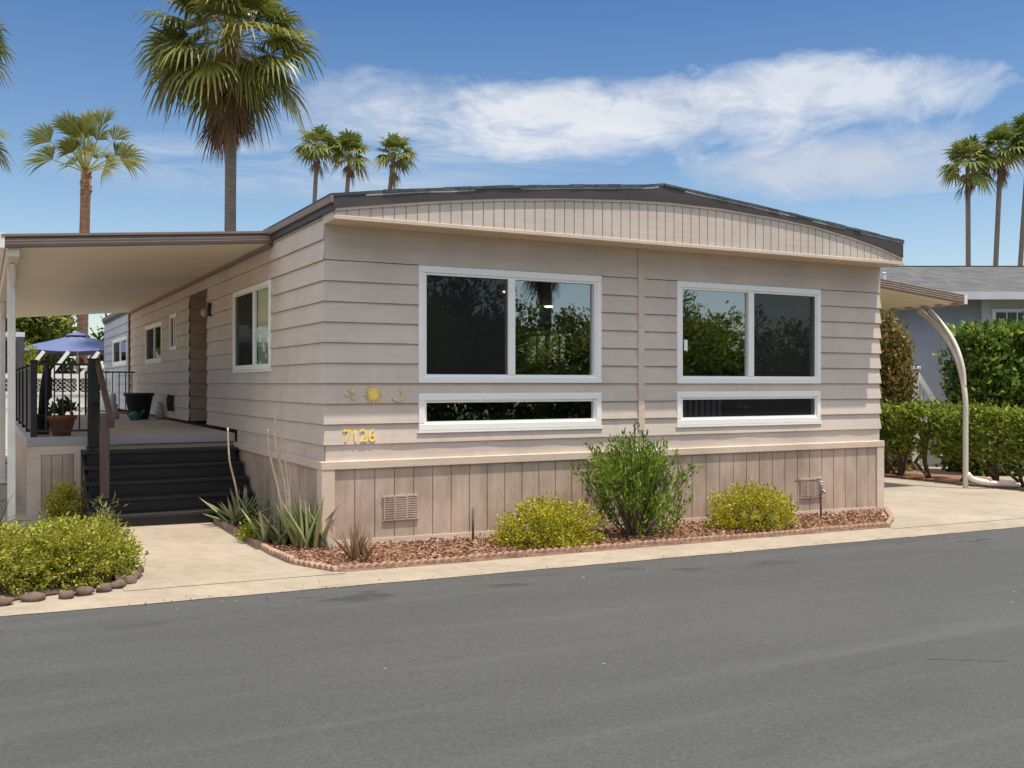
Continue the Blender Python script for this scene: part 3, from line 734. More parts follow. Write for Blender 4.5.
for (a, za), (b, zb) in zip(rtop[:-1], rtop[1:]):      # shingles with a ragged front edge
    n = max(1, int((b-a)/.14))
    for i in range(n):
        p, q = a+(b-a)*i/n, a+(b-a)*(i+1)/n
        y0 = -.3865-.008*random.random(); t = .004+.006*random.random()
        za_, zb_ = lerp(rtop,p), lerp(rtop,q)
        f.add([(p,y0,za_-.022),(q,y0,zb_-.022),(q,y0,zb_+t),(p,y0,za_+t),(p,YL,za_-.022),(q,YL,zb_-.022),(q,YL,zb_+t),(p,YL,za_+t)],
              [(0,1,2,3),(3,2,6,7),(4,7,6,5),(1,5,6,2),(0,3,7,4)])
f.build('roof', M['shingle'], house)
# vents in the skirting
for x0, z0 in ((.565,.25),(5.92,.175)):
    f = MB(); w3 = .118
    for i in range(3):
        a = x0 + i*w3
        f.box(a, a+.012, -.045, -.02, z0, z0+.21); f.box(a+w3-.014, a+w3-.002, -.045, -.02, z0, z0+.21)
        for j in range(9): f.box(a+.012, a+w3-.014, -.042, -.026, z0+.012+j*.022, z0+.026+j*.022)
    f.box(x0-.01, x0+3*w3+.008, -.044, -.02, z0-.012, z0); f.box(x0-.01, x0+3*w3+.008, -.044, -.02, z0+.21, z0+.225)
    f.build('skirting_vent', M['skirt'], house)
# lamp beside the entry
f = MB(); f.lathe((-.02-.0, 5.22, 2.50), [(.03,0),(.04,.02),(.04,.10),(.02,.12)], 14); f.box(-.06, -.003, 5.16, 5.28, 2.5, 2.68); wl = f.build('wall_light', M['black_metal'], house)
f = MB(); f.lathe((-.095, 5.20, 2.50), [(.02,-.02),(.045,0),(.055,.05),(.04,.09),(.02,.10)], 14); f.build('glass_globe', M['galv'], wl, True)
# house number
for i, ch in enumerate('7126'):
    cu = bpy.data.curves.new('house_number', 'FONT'); cu.body = ch; cu.size = .168; cu.extrude = .004; cu.offset = .0005; cu.align_x = 'CENTER'
    to = bpy.data.objects.new('house_number', cu); COL.objects.link(to)
    me = bpy.data.meshes.new_from_object(to.evaluated_get(bpy.context.evaluated_depsgraph_get())); bpy.data.objects.remove(to); bpy.data.curves.remove(cu)
    o = link('house_number', me, M['gold'], house, (.205+i*.083, -.026, 1.003)); o.rotation_euler = (R(84.3), 0, 0); o['label'] = 'gold digit %s on the front wall' % ch
# ornaments
def plate(name, label, loc, polys, m, t=.006):
    f = MB()
    for pl in polys: f.prism(pl, lambda p: (p[0], 0, p[1]), lambda p: (p[0], -t, p[1]))
    o = recalc(f.build(name, m)); o.location = (loc[0], -.0235, loc[2]); o.rotation_euler = (R(-5.7), 0, 0); return tag(o, label, 'wall ornament', 'gold ornaments on the front wall')

circ = lambda r, n=24, cx=0, cz=0: [(cx+r*math.cos(2*math.pi*i/n), cz+r*math.sin(2*math.pi*i/n)) for i in range(n)]
rays = [[(.049*math.cos(a-.19), .049*math.sin(a-.19)), (L*math.cos(a), L*math.sin(a)), (.049*math.cos(a+.19), .049*math.sin(a+.19))] for a, L in ((2*math.pi*i/16, (.100, .085)[i % 2]) for i in range(16))]
plate('sun_ornament', 'gold sun with pointed rays on the siding above the house number', (.467,-.036,1.452), [circ(.048)] + rays, M['gold'])
def crescent(r, a0, a1, off): 
    A = [a0+(a1-a0)*i/14 for i in range(15)]
    return [(r*math.cos(a), r*math.sin(a)) for a in A] + [(r*.86*math.cos(a)+off[0], r*.86*math.sin(a)+off[1]) for a in reversed(A)]
star = lambda r, cx, cz: [(cx+(r if i % 2 == 0 else r*.42)*math.cos(math.pi/2+math.pi*i/5), cz+(r if i % 2 == 0 else r*.42)*math.sin(math.pi/2+math.pi*i/5)) for i in range(10)]
plate('star_ornament', 'small faded gold ornament left of the gold sun', (.235,-.034,1.452), [star(.034,.025,.03), star(.026,-.03,.0), star(.024,.03,-.035)], M['pale_gold'])
plate('moon_ornament', 'faded gold crescent ornament right of the gold sun', (.715,-.034,1.44), [crescent(.06, -2.6, .55, (-.008,.018)), star(.026,.045,.045)], M['pale_gold'])

# ================================================================== patio awning on the left
aw = thing('patio_awning', 'cream ribbed patio awning with brown front trim over the grey deck', 'awning', (-2.55,2.75,.03))
AX, AY = Vector((-2.55,2.75,.03)), None
def abuild(f, name, m, smooth=False): o = f.build(name, m, aw, smooth); o.data.transform(Matrix.Translation(-AX)); return o
zi, zo = 3.095, 2.875
za = lambda x: zi + (zo-zi)*(-x/2.62)
f = MB(); y = 1.86
while y < 13.7:
    e = y + .15
    for (p, q, dz) in ((y, e-.018, 0), (e-.018, e, .014)):
        f.add([(-.02,p,za(0)+dz),(-2.62,p,za(-2.62)+dz),(-2.62,q,za(-2.62)+dz),(-.02,q,za(0)+dz),(-.02,p,za(0)+.06),(-2.62,p,za(-2.62)+.06),(-2.62,q,za(-2.62)+.06),(-.02,q,za(0)+.06)],
              [(0,1,2,3),(7,6,5,4),(0,4,5,1),(2,6,7,3)])
    y = e
abuild(f, 'roof_pans', M['pan'])
f = MB(); f2 = MB()
def strip(mb, y0, y1, dz0, dz1): mb.add([(x, yy, za(x)+dz) for dz in (dz0, dz1) for (x, yy) in ((-2.66,y0),(-.0,y0),(-.0,y1),(-2.66,y1))], [(0,3,2,1),(4,5,6,7),(0,1,5,4),(1,2,6,5),(2,3,7,6),(3,0,4,7)])
strip(f, 1.82, 1.858, .008, .032); strip(f, 1.81, 1.858, .046, .062); strip(f, 1.82, 1.858, .074, .092); strip(f, 1.83, 1.858, -.002, .105)
strip(f2, 1.812, 1.829, .032, .045); strip(f2, 1.812, 1.829, .062, .073); strip(f, 1.795, 1.857, .1055, .130)
abuild(f, 'front_fascia', M['brown_trim']); abuild(f2, 'fascia_bead', M['brown_light'])
f = MB(); f.box(-2.70, -2.63, 1.80, 13.8, zo-.005, zo+.145); abuild(f, 'outer_gutter', M['white_paint'])
f = MB(); f.box(-2.60, -2.50, 1.86, 13.7, zo-.075, zo+.004); abuild(f, 'beam', M['cream_metal'])
f = MB(); f.box(-.06, -.022, 1.86, 13.75, zi-.045, zi+.0); abuild(f, 'wall_hanger', M['brown_trim'])
for yy in (2.75, 8.2, 13.5):
    f = MB(); f.box(-2.588, -2.512, yy-.038, yy+.038, .03, zo-.075); bevel(abuild(f, 'post', M['white_paint']), .006)
    f = MB(); f.box(-2.61, -2.49, yy-.06, yy+.06, .03, .045); abuild(f, 'post_foot', M['white_paint'])
    f = MB(); f.bar((-2.55,yy,zo-.32), (-2.55,yy-.30,zo-.075), .04, .04); abuild(f, 'brace', M['white_paint'])

# ================================================================== deck, stairs and railings
DZ, DY, DX = .935, 3.635, -2.36
deck = thing('deck', 'raised grey deck with taupe panelled skirt along the left wall', 'deck', (-1.2,DY,0))
def dbuild(f, name, m): o = f.build(name, m, deck); o.data.transform(Matrix.Translation(-Vector((-1.2,DY,0)))); return o
f = MB(); f.box(DX, -.03, DY, 12.6, DZ-.03, DZ); dbuild(f, 'deck_floor', M['deck_grey'])
f = MB(); f.box(DX-.02, -.03, DY-.03, DY-.002, DZ-.105, DZ+.003); f.box(DX-.02, DX-.001, DY, 12.6, DZ-.105, DZ+.003); bevel(dbuild(f, 'edge_board', M['deck_edge']), .008)
f = MB(); f.box(DX, -.03, DY, DY+.03, -.05, DZ-.11); f.box(DX, DX+.03, DY, 12.6, -.05, DZ-.11); dbuild(f, 'skirt_backing', M['tan'])
f = MB()
for x in (DX, -2.18): pass
f.box(DX-.01, DX+.13, DY-.022, DY-.001, .02, DZ-.107); f.box(-1.88, -1.75, DY-.022, DY-.001, .02, DZ-.107)
f.box(DX+.13, -1.88, DY-.022, DY-.001, .02, .10); f.box(DX+.13, -1.88, DY-.022, DY-.001, DZ-.20, DZ-.107)
dbuild(f, 'skirt_trim', M['trim'])
f = MB(); x = DX+.131
while x < -1.9: f.box(x, min(x+.108,-1.881), DY-.012, DY-.001, .10, DZ-.20); x += .115
dbuild(f, 'skirt_panel', M['skirt'])
st = thing('stairs', 'black painted wooden steps with five treads up to the deck', 'stairs', (-.93,2.9,0))
def sbuild(f, name, m, par=None): o = f.build(name, m, par or st); o.data.transform(Matrix.Translation(-Vector((-.93,2.9,0)))); return o
rise = DZ/6
for i in range(5):
    zt = DZ - .005 - rise*(i+1); y1 = DY-.035-.265*i; y0 = y1-.285
    f = MB(); f.box(-1.80-.015*i, -.06, y0, y1, zt-.038, zt); bevel(sbuild(f, 'tread', M['dark_wood']), .005)
    f = MB(); f.box(-1.76-.015*i, -.08, y0+.03, y0+.05, zt-rise+.003, zt-.04); sbuild(f, 'riser', M['dark_wood'])
for x in (-1.79, -.07):
    f = MB(); f.prism([(DY-.04,DZ-.15),(DY-.04,.0),(2.33,.0),(2.33,.12)], lambda p: (x-.02,p[0],p[1]), lambda p: (x+.02,p[0],p[1])); recalc(sbuild(f, 'stringer', M['dark_wood']))
f = MB(); f.box(-1.70,-1.61,2.50,2.59,.31,1.235); bevel(sbuild(f, 'handrail_post', M['brown_wood']), .006)
f = MB(); f.bar((-1.635,3.52,1.79), (-1.59,2.44,1.12), .045, .10); sbuild(f, 'handrail', M['brown_wood'])
f = MB(); f.bar((-1.66,3.50,1.30), (-1.62,2.52,.72), .04, .09); sbuild(f, 'lower_rail', M['dark_wood'])
rl = thing('deck_railing', 'black railing with thin balusters and dark wood posts round the deck', 'railing', (-2.0,DY+.03,DZ))
def rbuild(f, name, m): o = f.build(name, m, rl); o.data.transform(Matrix.Translation(-Vector((-2.0,DY+.03,DZ)))); return o
f = MB(); f.box(-1.735,-1.615,3.53,3.65,.80,1.83); f.box(-1.745,-1.605,3.52,3.66,1.83,1.85); bevel(rbuild(f, 'newel_post', M['dark_wood']), .01)
f = MB(); f.box(-2.335,-2.265,3.66,3.73,DZ,1.80); f.box(-2.345,-2.255,3.65,3.74,1.80,1.83); bevel(rbuild(f, 'corner_post', M['dark_wood']), .006)
f = MB(); f.box(-2.265,-1.735,3.59,3.63,1.765,1.79); rbuild(f, 'top_rail', M['black_metal']); f = MB(); f.box(-2.265,-1.735,3.595,3.625,DZ+.06,DZ+.085); rbuild(f, 'bottom_rail', M['black_metal'])
for i in range(5):
    x = -2.265 + .53*(i+1)/6; f = MB(); f.box(x-.008, x+.008, 3.60, 3.616, DZ+.085, 1.765); rbuild(f, 'baluster', M['black_metal'])
f = MB(); f.box(-2.32,-2.28,3.73,12.5,1.73,1.76); f.box(-2.315,-2.285,3.73,12.5,DZ+.06,DZ+.085)
for i in range(1, 7): f.box(-2.335,-2.265,3.73+i*1.45-.035,3.73+i*1.45+.035,DZ,1.8)
rbuild(f, 'side_rails', M['dark_wood'])
f = MB(); y = 3.80
while y < 12.4: f.box(-2.312,-2.288,y,y+.07,DZ+.085,1.73); y += .105
rbuild(f, 'side_pickets', M['dark_wood'])
f = MB(); f.box(-1.0,-.08,12.45,12.49,1.775,1.805); f.box(-1.0,-.08,12.455,12.485,DZ+.06,DZ+.085); f.box(-1.03,-.99,12.45,12.49,DZ,1.8); rbuild(f, 'rear_rails', M['black_metal'])
for i in range(7):
    x = -1.0 + .92*(i+1)/7.5; f = MB(); f.box(x-.009, x+.009, 12.46, 12.478, DZ+.085, 1.775); rbuild(f, 'baluster', M['black_metal'])
# pots on the deck
PS = .95
pot = thing('potted_plant', 'terracotta pot with a leafy green plant behind the front deck railing', 'potted plant', (-1.99,3.95,DZ)); pot.scale = (PS,PS,.9)
f = MB(); f.lathe((0,0,0), [(.10,0),(.155,.21),(.172,.212),(.178,.265),(.158,.268),(.15,.24)], 24); f.build('pot', M['terracotta'], pot, True)
f = MB(); f.lathe((0,0,.235), [(.01,.006),(.15,0)], 16); f.build('potting_soil', M['soil'], pot)
n = 26; A = np.zeros((n,3)); A[:,2] = .24; a = rng.random(n)*6.28; B = np.stack([np.cos(a)*.19*rng.random(n)**.5, np.sin(a)*.17*rng.random(n)**.5, .30+.16*rng.random(n)], 1)
leaf_mesh(*twig_leaves(A, B, 6, .085, .05, .02, .5), 'foliage', M['dark_leaf'], pot)
pot2 = thing('potted_cactus', 'dark leaning columnar cactus in a dark pot behind the potted plant', 'potted plant', (-2.17,4.45,DZ))
f = MB(); f.lathe((0,0,0), [(.07,0),(.09,.2),(.10,.2),(.10,.25),(.08,.25)], 20); f.build('pot', M['pot_black'], pot2, True)
f = MB(); f.tube([(0,0,.22),(.02,0,.5),(.05,0,.78),(.02,.0,.86)], [.055,.06,.05,.02], 9); f.tube([(.01,0,.4),(.07,0,.46),(.085,0,.7)], [.03,.035,.02], 8); f.build('stem', M['dark_wood'], pot2, True)
tub = thing('planter_tub', 'round black planter tub standing against the left house wall', 'planter', (-.42,9.3,DZ)); tub.scale = (.86,.86,.92)
f = MB(); f.lathe((0,0,0), [(.17,0),(.19,.05),(.27,.44),(.30,.45),(.30,.50),(.25,.50),(.24,.44)], 24); f.build('tub', M['pot_black'], tub, True)
f = MB(); f.lathe((0,0,.455), [(.02,.02),(.24,0)], 16); f.build('potting_soil', M['soil'], tub)
wc = thing('watering_can', 'small teal watering can in front of the black planter tub', 'watering can', (-.55,8.85,DZ))
f = MB(); f.lathe((0,0,0), [(.07,0),(.08,.1),(.06,.15)], 14); f.tube([(.06,0,.04),(.13,0,.13),(.16,0,.17)], [.018,.014,.02], 8); f.tube([(-.07,0,.04),(-.12,0,.1),(-.06,0,.15)], .009, 6); f.build('can', M['teal'], wc, True)
hs = thing('hose_reel', 'dark coil hanger fixed low on the left wall beside the tub', 'hose hanger', (-.03,8.3,1.22))
f = MB(); f.box(-.05,.01,-.08,.08,-.12,.14); f.tube([(-.06,.09*math.cos(t*.5),.02+.13*math.sin(t*.5)) for t in range(14)], .018, 7, False); f.build('hanger', M['pot_black'], hs)
jug = thing('water_jug', 'pale glass jug on the deck between the tub and the wall', 'jug', (-.13,8.95,DZ))
f = MB(); f.lathe((0,0,0), [(.06,0),(.075,.1),(.06,.2),(.025,.26),(.03,.3)], 14); f.build('jug', M['galv'], jug, True)
wp = thing('deck_statue', 'small pale seated garden figure on the deck left of the black tub', 'ornament', (-.78,9.9,DZ))
f = MB(); f.lathe((0,0,0), [(.10,0),(.11,.05),(.075,.16),(.085,.24),(.045,.30),(.062,.36),(.05,.43),(.01,.46)], 14); f.build('figure', M['nb_light'], wp, True)

# ================================================================== carport awning on the right
M['post_cream'] = mat('weathered_cream_paint', (.60,.555,.48), .5, .14, 7, (1,1,.3), bmp=.12)
cp = thing('carport_awning', 'tan carport awning with striped brown trim and curved white post on the right', 'awning', (11.12,1.62,g(11.1)))
CX = Vector((11.12,1.62,g(11.1)))
def cbuild(f, name, m, smooth=False): o = f.build(name, m, cp, smooth); o.data.transform(Matrix.Translation(-CX)); return o
cz = lambda x: 3.175 - (x-W)*.088
f = MB(); y = 1.66
while y < 14:
    for p, q, dz in ((y,y+.27,0),(y+.27,y+.3,.02)):
        f.add([(W+.02,p,cz(W)+dz),(11.1,p,cz(11.1)+dz),(11.1,q,cz(11.1)+dz),(W+.02,q,cz(W)+dz),(W+.02,p,cz(W)+.06),(11.1,p,cz(11.1)+.06),(11.1,q,cz(11.1)+.06),(W+.02,q,cz(W)+.06)],
              [(0,1,2,3),(7,6,5,4),(0,4,5,1),(2,6,7,3)])
    y += .3
cbuild(f, 'roof_pans', M['pan'])
f = MB(); f2 = MB()
def cstrip(mb, y0, y1, dz0, dz1): mb.add([(x, yy, cz(x)+dz) for dz in (dz0, dz1) for (x, yy) in ((W+.02,y0),(11.05,y0),(11.05,y1),(W+.02,y1))], [(0,3,2,1),(4,5,6,7),(0,1,5,4),(1,2,6,5),(2,3,7,6),(3,0,4,7)])
for dz in (.0,.034,.068,.102): cstrip(f, 1.615, 1.658, dz, dz+.022)
for dz in (.0222,.0562,.0902,.1242): cstrip(f2, 1.605, 1.658, dz, dz+.0115)
cbuild(f, 'front_fascia', M['brown_trim']); cbuild(f2, 'fascia_bead', M['brown_light'])
f = MB(); f.box(11.051, 11.12, 1.60, 14, cz(11.1)-.01, cz(11.1)+.14); cbuild(f, 'outer_gutter', M['white_paint'])
f = MB()
y = 1.70
while y < 14:
    f = MB(); f.box(10.96, 11.049, y, y+.10, cz(11.1)-.035, cz(11.1)-.001); y += .3; cbuild(f, 'rafter_block', M['brown_light'])
b0 = g(11.1)
for dy in (0, 5.5, 10.8):
    f = MB(); py = 1.62+dy
    f.tube(smooth([(11.10,py,b0),(11.10,py,.8),(11.10,py+.005,1.30),(11.10,py+.08,1.72),(11.10,py+.22,2.08),(11.10,py+.43,2.38),(11.10,py+.68,2.62),(11.10,py+.90,2.80)]), .042, 12)
    f.tube(smooth([(11.10,py+.02,1.5),(11.10,py+.05,1.8),(11.10,py+.16,2.13),(11.10,py+.34,2.42),(11.10,py+.56,2.66),(11.10,py+.70,2.80)]), .034, 10)
    cbuild(f, 'curved_post', M['post_cream'], True)
f = MB(); f.tube(smooth([(11.12,1.60,b0+.24),(11.22,1.56,b0+.15),(11.50,1.45,b0+.09),(11.95,1.28,b0+.045)]), .045, 12); cbuild(f, 'drain_spout', M['white_paint'], True)

# ================================================================== planting round the house
def shrub(name, label, loc, group=None, **kw):
    t = thing(name, label, 'shrub', (loc[0], loc[1], g(loc[0])+(loc[2] if len(loc) > 2 else .02)), 0, group)
    kw.setdefault('name', 'foliage'); mound(parent=t, c=(0,0,0), **kw); return t
shrub('golden_shrub', 'rounded yellow-green shrub in the mulch under the left lower window', (2.02,-.66), m=M['gold_leaf'], rx=.52, ry=.42, rz=.48, twigs=460, per=20, L=.030, W=.017, base=.1, seed=1, stems=34, spread=.022, amp=.30)
shrub('golden_shrub', 'rounded yellow-green shrub below the right windows beside the standpipe', (4.70,-.56), m=M['gold_leaf'], rx=.56, ry=.44, rz=.50, twigs=460, per=20, L=.030, W=.017, base=.1, seed=9, stems=34, spread=.022, amp=.32)
tb = thing('tall_shrub', 'tall upright bright green shrub between the two front windows', 'shrub', (3.10,-.62,g(3)+.02))
n = 300; A = np.zeros((n,3)); B = np.zeros((n,3))
a = rng.random(n)*6.283; hz = rng.random(n)**.8; rr = (.30+.30*np.sin(np.clip(hz*1.05,0,1)*math.pi*.8+.35))*rng.random(n)**.38*(1+.6*np.sin(a*2.0+1.1)*np.sin(hz*5+a))
B[:,0] = np.cos(a)*rr*1.0 + .04*(1-hz); B[:,1] = np.sin(a)*rr*.72; B[:,2] = .16 + hz*.82 + lump(B, 3, .25, 4) + .16*rng.random(n)**2
A = B*np.array([.55,.55,1]) ; A[:,2] = B[:,2]-.28-.1*rng.random(n)
leaf_mesh(*twig_leaves(A, B, 20, .056, .018, .020, .72, up=.6), 'foliage', M['green_leaf'], tb)
f = MB()
for i in range(0, n, 7):
    a_ = Vector((A[i][0]*.3, A[i][1]*.3, 0)); b_ = Vector(B[i]); f.tube([a_, Vector((A[i][0]*.7,A[i][1]*.7,max(.1,A[i][2]*.6))), b_], [.012,.009,.003], 5, False)
f.build('stems', M['twig'], tb)
# low boxwood mass beside the walk: three bushes grown together
for i, (x, y, rx, ry, rz, lab) in enumerate(((-2.18,-.46,.48,.68,.42,'low clipped yellow-green bush beside the concrete walk'), (-2.75,-.52,.55,.70,.40,'low yellow-green bush in the middle of the left bed'), (-3.45,-.50,.62,.75,.36,'low yellow-green bush cut by the left photo edge'))):
    shrub('boxwood_bush', lab, (x, y), 'low bushes in the left bed', m=M['box_leaf'], rx=rx, ry=ry, rz=rz, twigs=900, per=20, L=.028, W=.017, base=.10, seed=20+i*3, flat=.6, stems=12, spread=.025, amp=.14)
shrub('small_shrub', 'small olive shrub growing against the deck skirt', (-2.02,3.12), m=M['gold_leaf'], rx=.19, ry=.17, rz=.40, twigs=130, per=12, L=.04, W=.02, seed=5, stems=4)
shrub('weedy_shrub', 'sparse weedy plant at the foot of the stair handrail', (-1.72,2.15), m=M['grass'], rx=.16, ry=.14, rz=.34, twigs=28, per=6, L=.07, W=.012, seed=6, stems=6)
shrub('groundcover_plant', 'bright yellow-green creeping plant spilling over the edging by the aloes', (-.44,.82), m=M['yellow_leaf'], rx=.16, ry=.22, rz=.14, twigs=120, per=10, L=.03, W=.018, seed=7, stems=0)
gt_ = thing('grass_clump', 'clump of pale strappy leaves beside the white awning post', 'grass clump', (-2.76,2.2,.06))
def blades(parent, n, L, w, m, spread, seed, tilt=(.15,1.1), curve=.35, thick=.25, name='leaves', r0=.04):
    random.seed(seed); V, F, lv = [], [], []
    for i in range(n):
        a = i*2.39996 + random.gauss(0,.2); e = tilt[0] + (tilt[1]-tilt[0])*(i/n)**.8 + random.gauss(0,.08)
        d = Vector((math.cos(a)*math.sin(e), math.sin(a)*math.sin(e), math.cos(e))); s = Vector((-math.sin(a), math.cos(a), 0)); nrm = s.cross(d)
        o = Vector((math.cos(a), math.sin(a), 0))*r0*random.uniform(.3,1) + Vector((random.gauss(0,spread), random.gauss(0,spread), 0))
        l = L*random.uniform(.6,1.08); b = len(V); t = min(1, max(0, random.gauss(.45,.22))); K = 6
        for j in range(K+1):
            f_ = j/K; p = o + d*l*f_ + Vector((math.cos(a), math.sin(a), 0))*curve*l*f_*f_*math.sin(e)*.5 - Vector((0,0,curve*l*f_**2.2*math.sin(e)*.6))
            ww = w*(1-f_**1.6)*(.75+.5*min(1,f_*3))*.5 + .0008
            V += [tuple(p - s*ww + nrm*-ww*thick*2), tuple(p + nrm*ww*thick*.3), tuple(p + s*ww + nrm*-ww*thick*2), tuple(p - nrm*ww*(thick*4))]
            tip = t + (.35 if j >= K-1 and random.random() < .5 else 0); lv += [min(1,tip)]*4
        for j in range(K):
            q = b+j*4
            for u in range(4): F.append((q+u, q+(u+1)%4, q+4+(u+1)%4, q+4+u))
    o = tri_mesh(np.array(V), np.array(F), lv, name, m, parent); o.data.polygons.foreach_set('use_smooth', [True]*len(o.data.polygons)); return o
blades(gt_, 26, .5, .02, M['grass'], .05, 3, (.1,1.0), .9)
al = thing('aloe', 'large aloe rosette beside the foot of the black steps', 'aloe plant', (-.35,1.92,g(0)+.02)); blades(al, 30, .46, .066, M['agave'], .06, 11, (.05,1.15), .0)
st1 = MB(); p_ = smooth([(-.0,.0,.1),(-.05,-.02,.42),(-.12,-.03,.72),(-.14,-.04,1.06)]); st1.tube(p_, [.014-.006*i/len(p_) for i in range(len(p_))], 6); st1.build('flower_stalk', M['stalk'], al, True)
al = thing('aloe', 'tallest aloe clump with dry flower stalks at the house corner', 'aloe plant', (-.29,.42,g(0)+.02)); blades(al, 30, .44, .066, M['agave'], .08, 12, (.03,1.0), .0)
for pth in ([(.02,.02,.25),(-.03,.04,.55),(-.10,.06,.85),(-.12,.05,1.10)], [(.05,0,.25),(.03,.02,.6),(-.06,.0,.95),(-.07,-.02,1.24)], [(.06,-.02,.2),(.06,0,.55),(.03,0,.8),(0,.0,1.02)], [(.08,-.04,.2),(.07,-.02,.5),(.08,-.0,.72)]):
    pth = smooth(pth); f = MB(); f.tube(pth, [.015-.007*i/len(pth) for i in range(len(pth))], 6); f.build('flower_stalk', M['stalk'], al, True)
al = thing('aloe', 'dense upright aloe clump touching the skirting left of the corner', 'aloe plant', (-.16,.10,g(0)+.02)); blades(al, 28, .54, .062, M['agave'], .07, 13, (.03,.65), .0)
al = thing('aloe', 'small reddish-brown aloe in front of the corner board', 'aloe plant', (.05,-.72,g(0)+.02)); blades(al, 22, .38, .04, M['agave_brown'], .04, 14, (.03,.65), .06)

# scalloped edging, one moulded length at a time
def edging(path, first_skip=0):
    pts = [Vector((x, y, g(x))) for x, y in path]; L = [0]
    for a, b in zip(pts[:-1], pts[1:]): L.append(L[-1] + (b-a).length)
    def atl(s):
        for i in range(len(L)-1):
            if s <= L[i+1] + 1e-6: t = (s-L[i])/(L[i+1]-L[i]); return pts[i].lerp(pts[i+1], t), (pts[i+1]-pts[i]).normalized()
        return pts[-1], (pts[-1]-pts[-2]).normalized()
    n = int(round(L[-1]/.6)); return [(atl(L[-1]*i/n), atl(L[-1]*(i+1)/n)) for i in range(n)]
def edger_mesh():
    f = MB(); K = 8; w = .6/K; prof = []
    for k_ in range(K):
        for j in range(7):
            t = j/6; prof.append((k_*w + w*t, .026 + .036*math.sin(math.pi*t)**.7))
    poly = [(0,-.03), (.6,-.03)] + prof[::-1]
    f.prism(poly, lambda p: (p[0], -.026-.006*math.sin(math.pi*((p[0]/w)%1)), p[1]), lambda p: (p[0], .024, p[1]))
    o = recalc(f.build('edging_length', M['edger'])); bevel(o, .007, 2); return o
E0 = edger_mesh(); segs = edging([(-.53,2.30),(-.52,-.50),(-.29,-1.13),(.5,-1.14),(2.4,-1.11),(6.32,-1.09),(7.50,.06)])
nE = len(segs)
for i, ((p, d), (q, d2)) in enumerate(segs):
    o = E0 if i == 0 else E0.copy()
    if i: COL.objects.link(o)
    v = q - p; o.location = p + Vector((0,0,random.uniform(-.008,.006))); o.rotation_euler = (random.gauss(0,.05), -math.asin(v.z/v.length), math.atan2(v.y, v.x) + random.gauss(0,.012)); o.scale = (v.length/.6*.985, 1, 1)
    where = 'beside the concrete walk' if p.x < -.4 and p.y > -.5 else ('on the slanted end of the bed near the driveway' if p.x > 6.3 else 'along the road side of the mulch bed')
    tag(o, 'scalloped terracotta edging length ' + where, 'garden edging', 'scalloped edging ' + where)
random.seed(5)
sp_ = [(-1.70,-.30),(-1.74,-.62),(-1.84,-.92),(-2.02,-1.16),(-2.3,-1.29),(-2.7,-1.345),(-3.4,-1.37)]; stones = []
for (x0,y0),(x1,y1) in zip(sp_[:-1],sp_[1:]):
    m_ = max(1,int(math.hypot(x1-x0,y1-y0)/.145)); stones += [(x0+(x1-x0)*q/m_+random.gauss(0,.012), y0+(y1-y0)*q/m_+random.gauss(0,.012)) for q in range(m_)]
for i, (x, y) in enumerate(stones):
    f = MB(); n1, n2 = 10, 6; L_ = random.uniform(.045,.08)
    vs = []
    for a in range(n2+1):
        for b in range(n1):
            th = math.pi*a/n2; ph = 2*math.pi*b/n1; v = Vector((math.sin(th)*math.cos(ph), math.sin(th)*math.sin(ph), math.cos(th)))
            v *= 1 + .55*noise.noise(v*1.5 + Vector((i*3.1,0,0))); vs.append((v.x*L_, v.y*.05, v.z*.042+.012))
    f.add(vs, [(a*n1+b, a*n1+(b+1)%n1, (a+1)*n1+(b+1)%n1, (a+1)*n1+b) for a in range(n2) for b in range(n1)])
    o = f.build('edging_stone', M['stone'], None, True, (x, y, g(x)+.01)); j = stones[min(i+1, len(stones)-1)]; k_ = stones[max(i-1,0)]
    o.rotation_euler = (0, 0, math.atan2(j[1]-k_[1], j[0]-k_[0])); tag(o, 'rough reddish stone edging the left planting bed', 'edging stone', 'reddish stones edging the left bed')
# pipes in the mulch
def pipe(name, label, x, y, pts, extra=None):
    t = thing(name, label, 'pipe', (x, y, g(x)+.01)); f = MB(); f.tube(pts, .012, 8); f.build('pipe', M['pipe'], t, True)
    if extra: extra(t)
def tap(t):
    f = MB(); f.tube([(0,0,.30),(0,0,.40),(-.02,-.02,.44)], [.022,.026,.02], 8); f.tube([(0,-.03,.36),(.0,-.07,.33)], .014, 8); f.lathe((0,0,.44), [(.03,0),(.034,.012),(.03,.02)], 10); f.build('tap', M['galv'], t, True)
    f = MB(); f.tube([(0,.0,.31),(0,.02,.46),(-.1,.04,.475),(-.36,.05,.475)], .009, 6); f.build('side_pipe', M['pipe'], t, True)
pipe('standpipe', 'garden tap on a thin pipe with side branch by the right skirting vent', 5.93, -.36, [(0,0,-.02),(0,0,.15),(-.01,0,.3)], tap)
pipe('riser_pipe', 'thin bare pipe stub beside the right yellow-green shrub', 5.42, -.40, [(0,0,-.02),(0,0,.34)])
pipe('riser_pipe', 'thin dark pipe stub in front of the skirting under the left window', 1.47, -.13, [(0,0,-.02),(0,0,.33)])
f = MB(); f.lathe((0,0,0), [(.012,.33),(.018,.335),(.018,.36),(.008,.365)], 8)

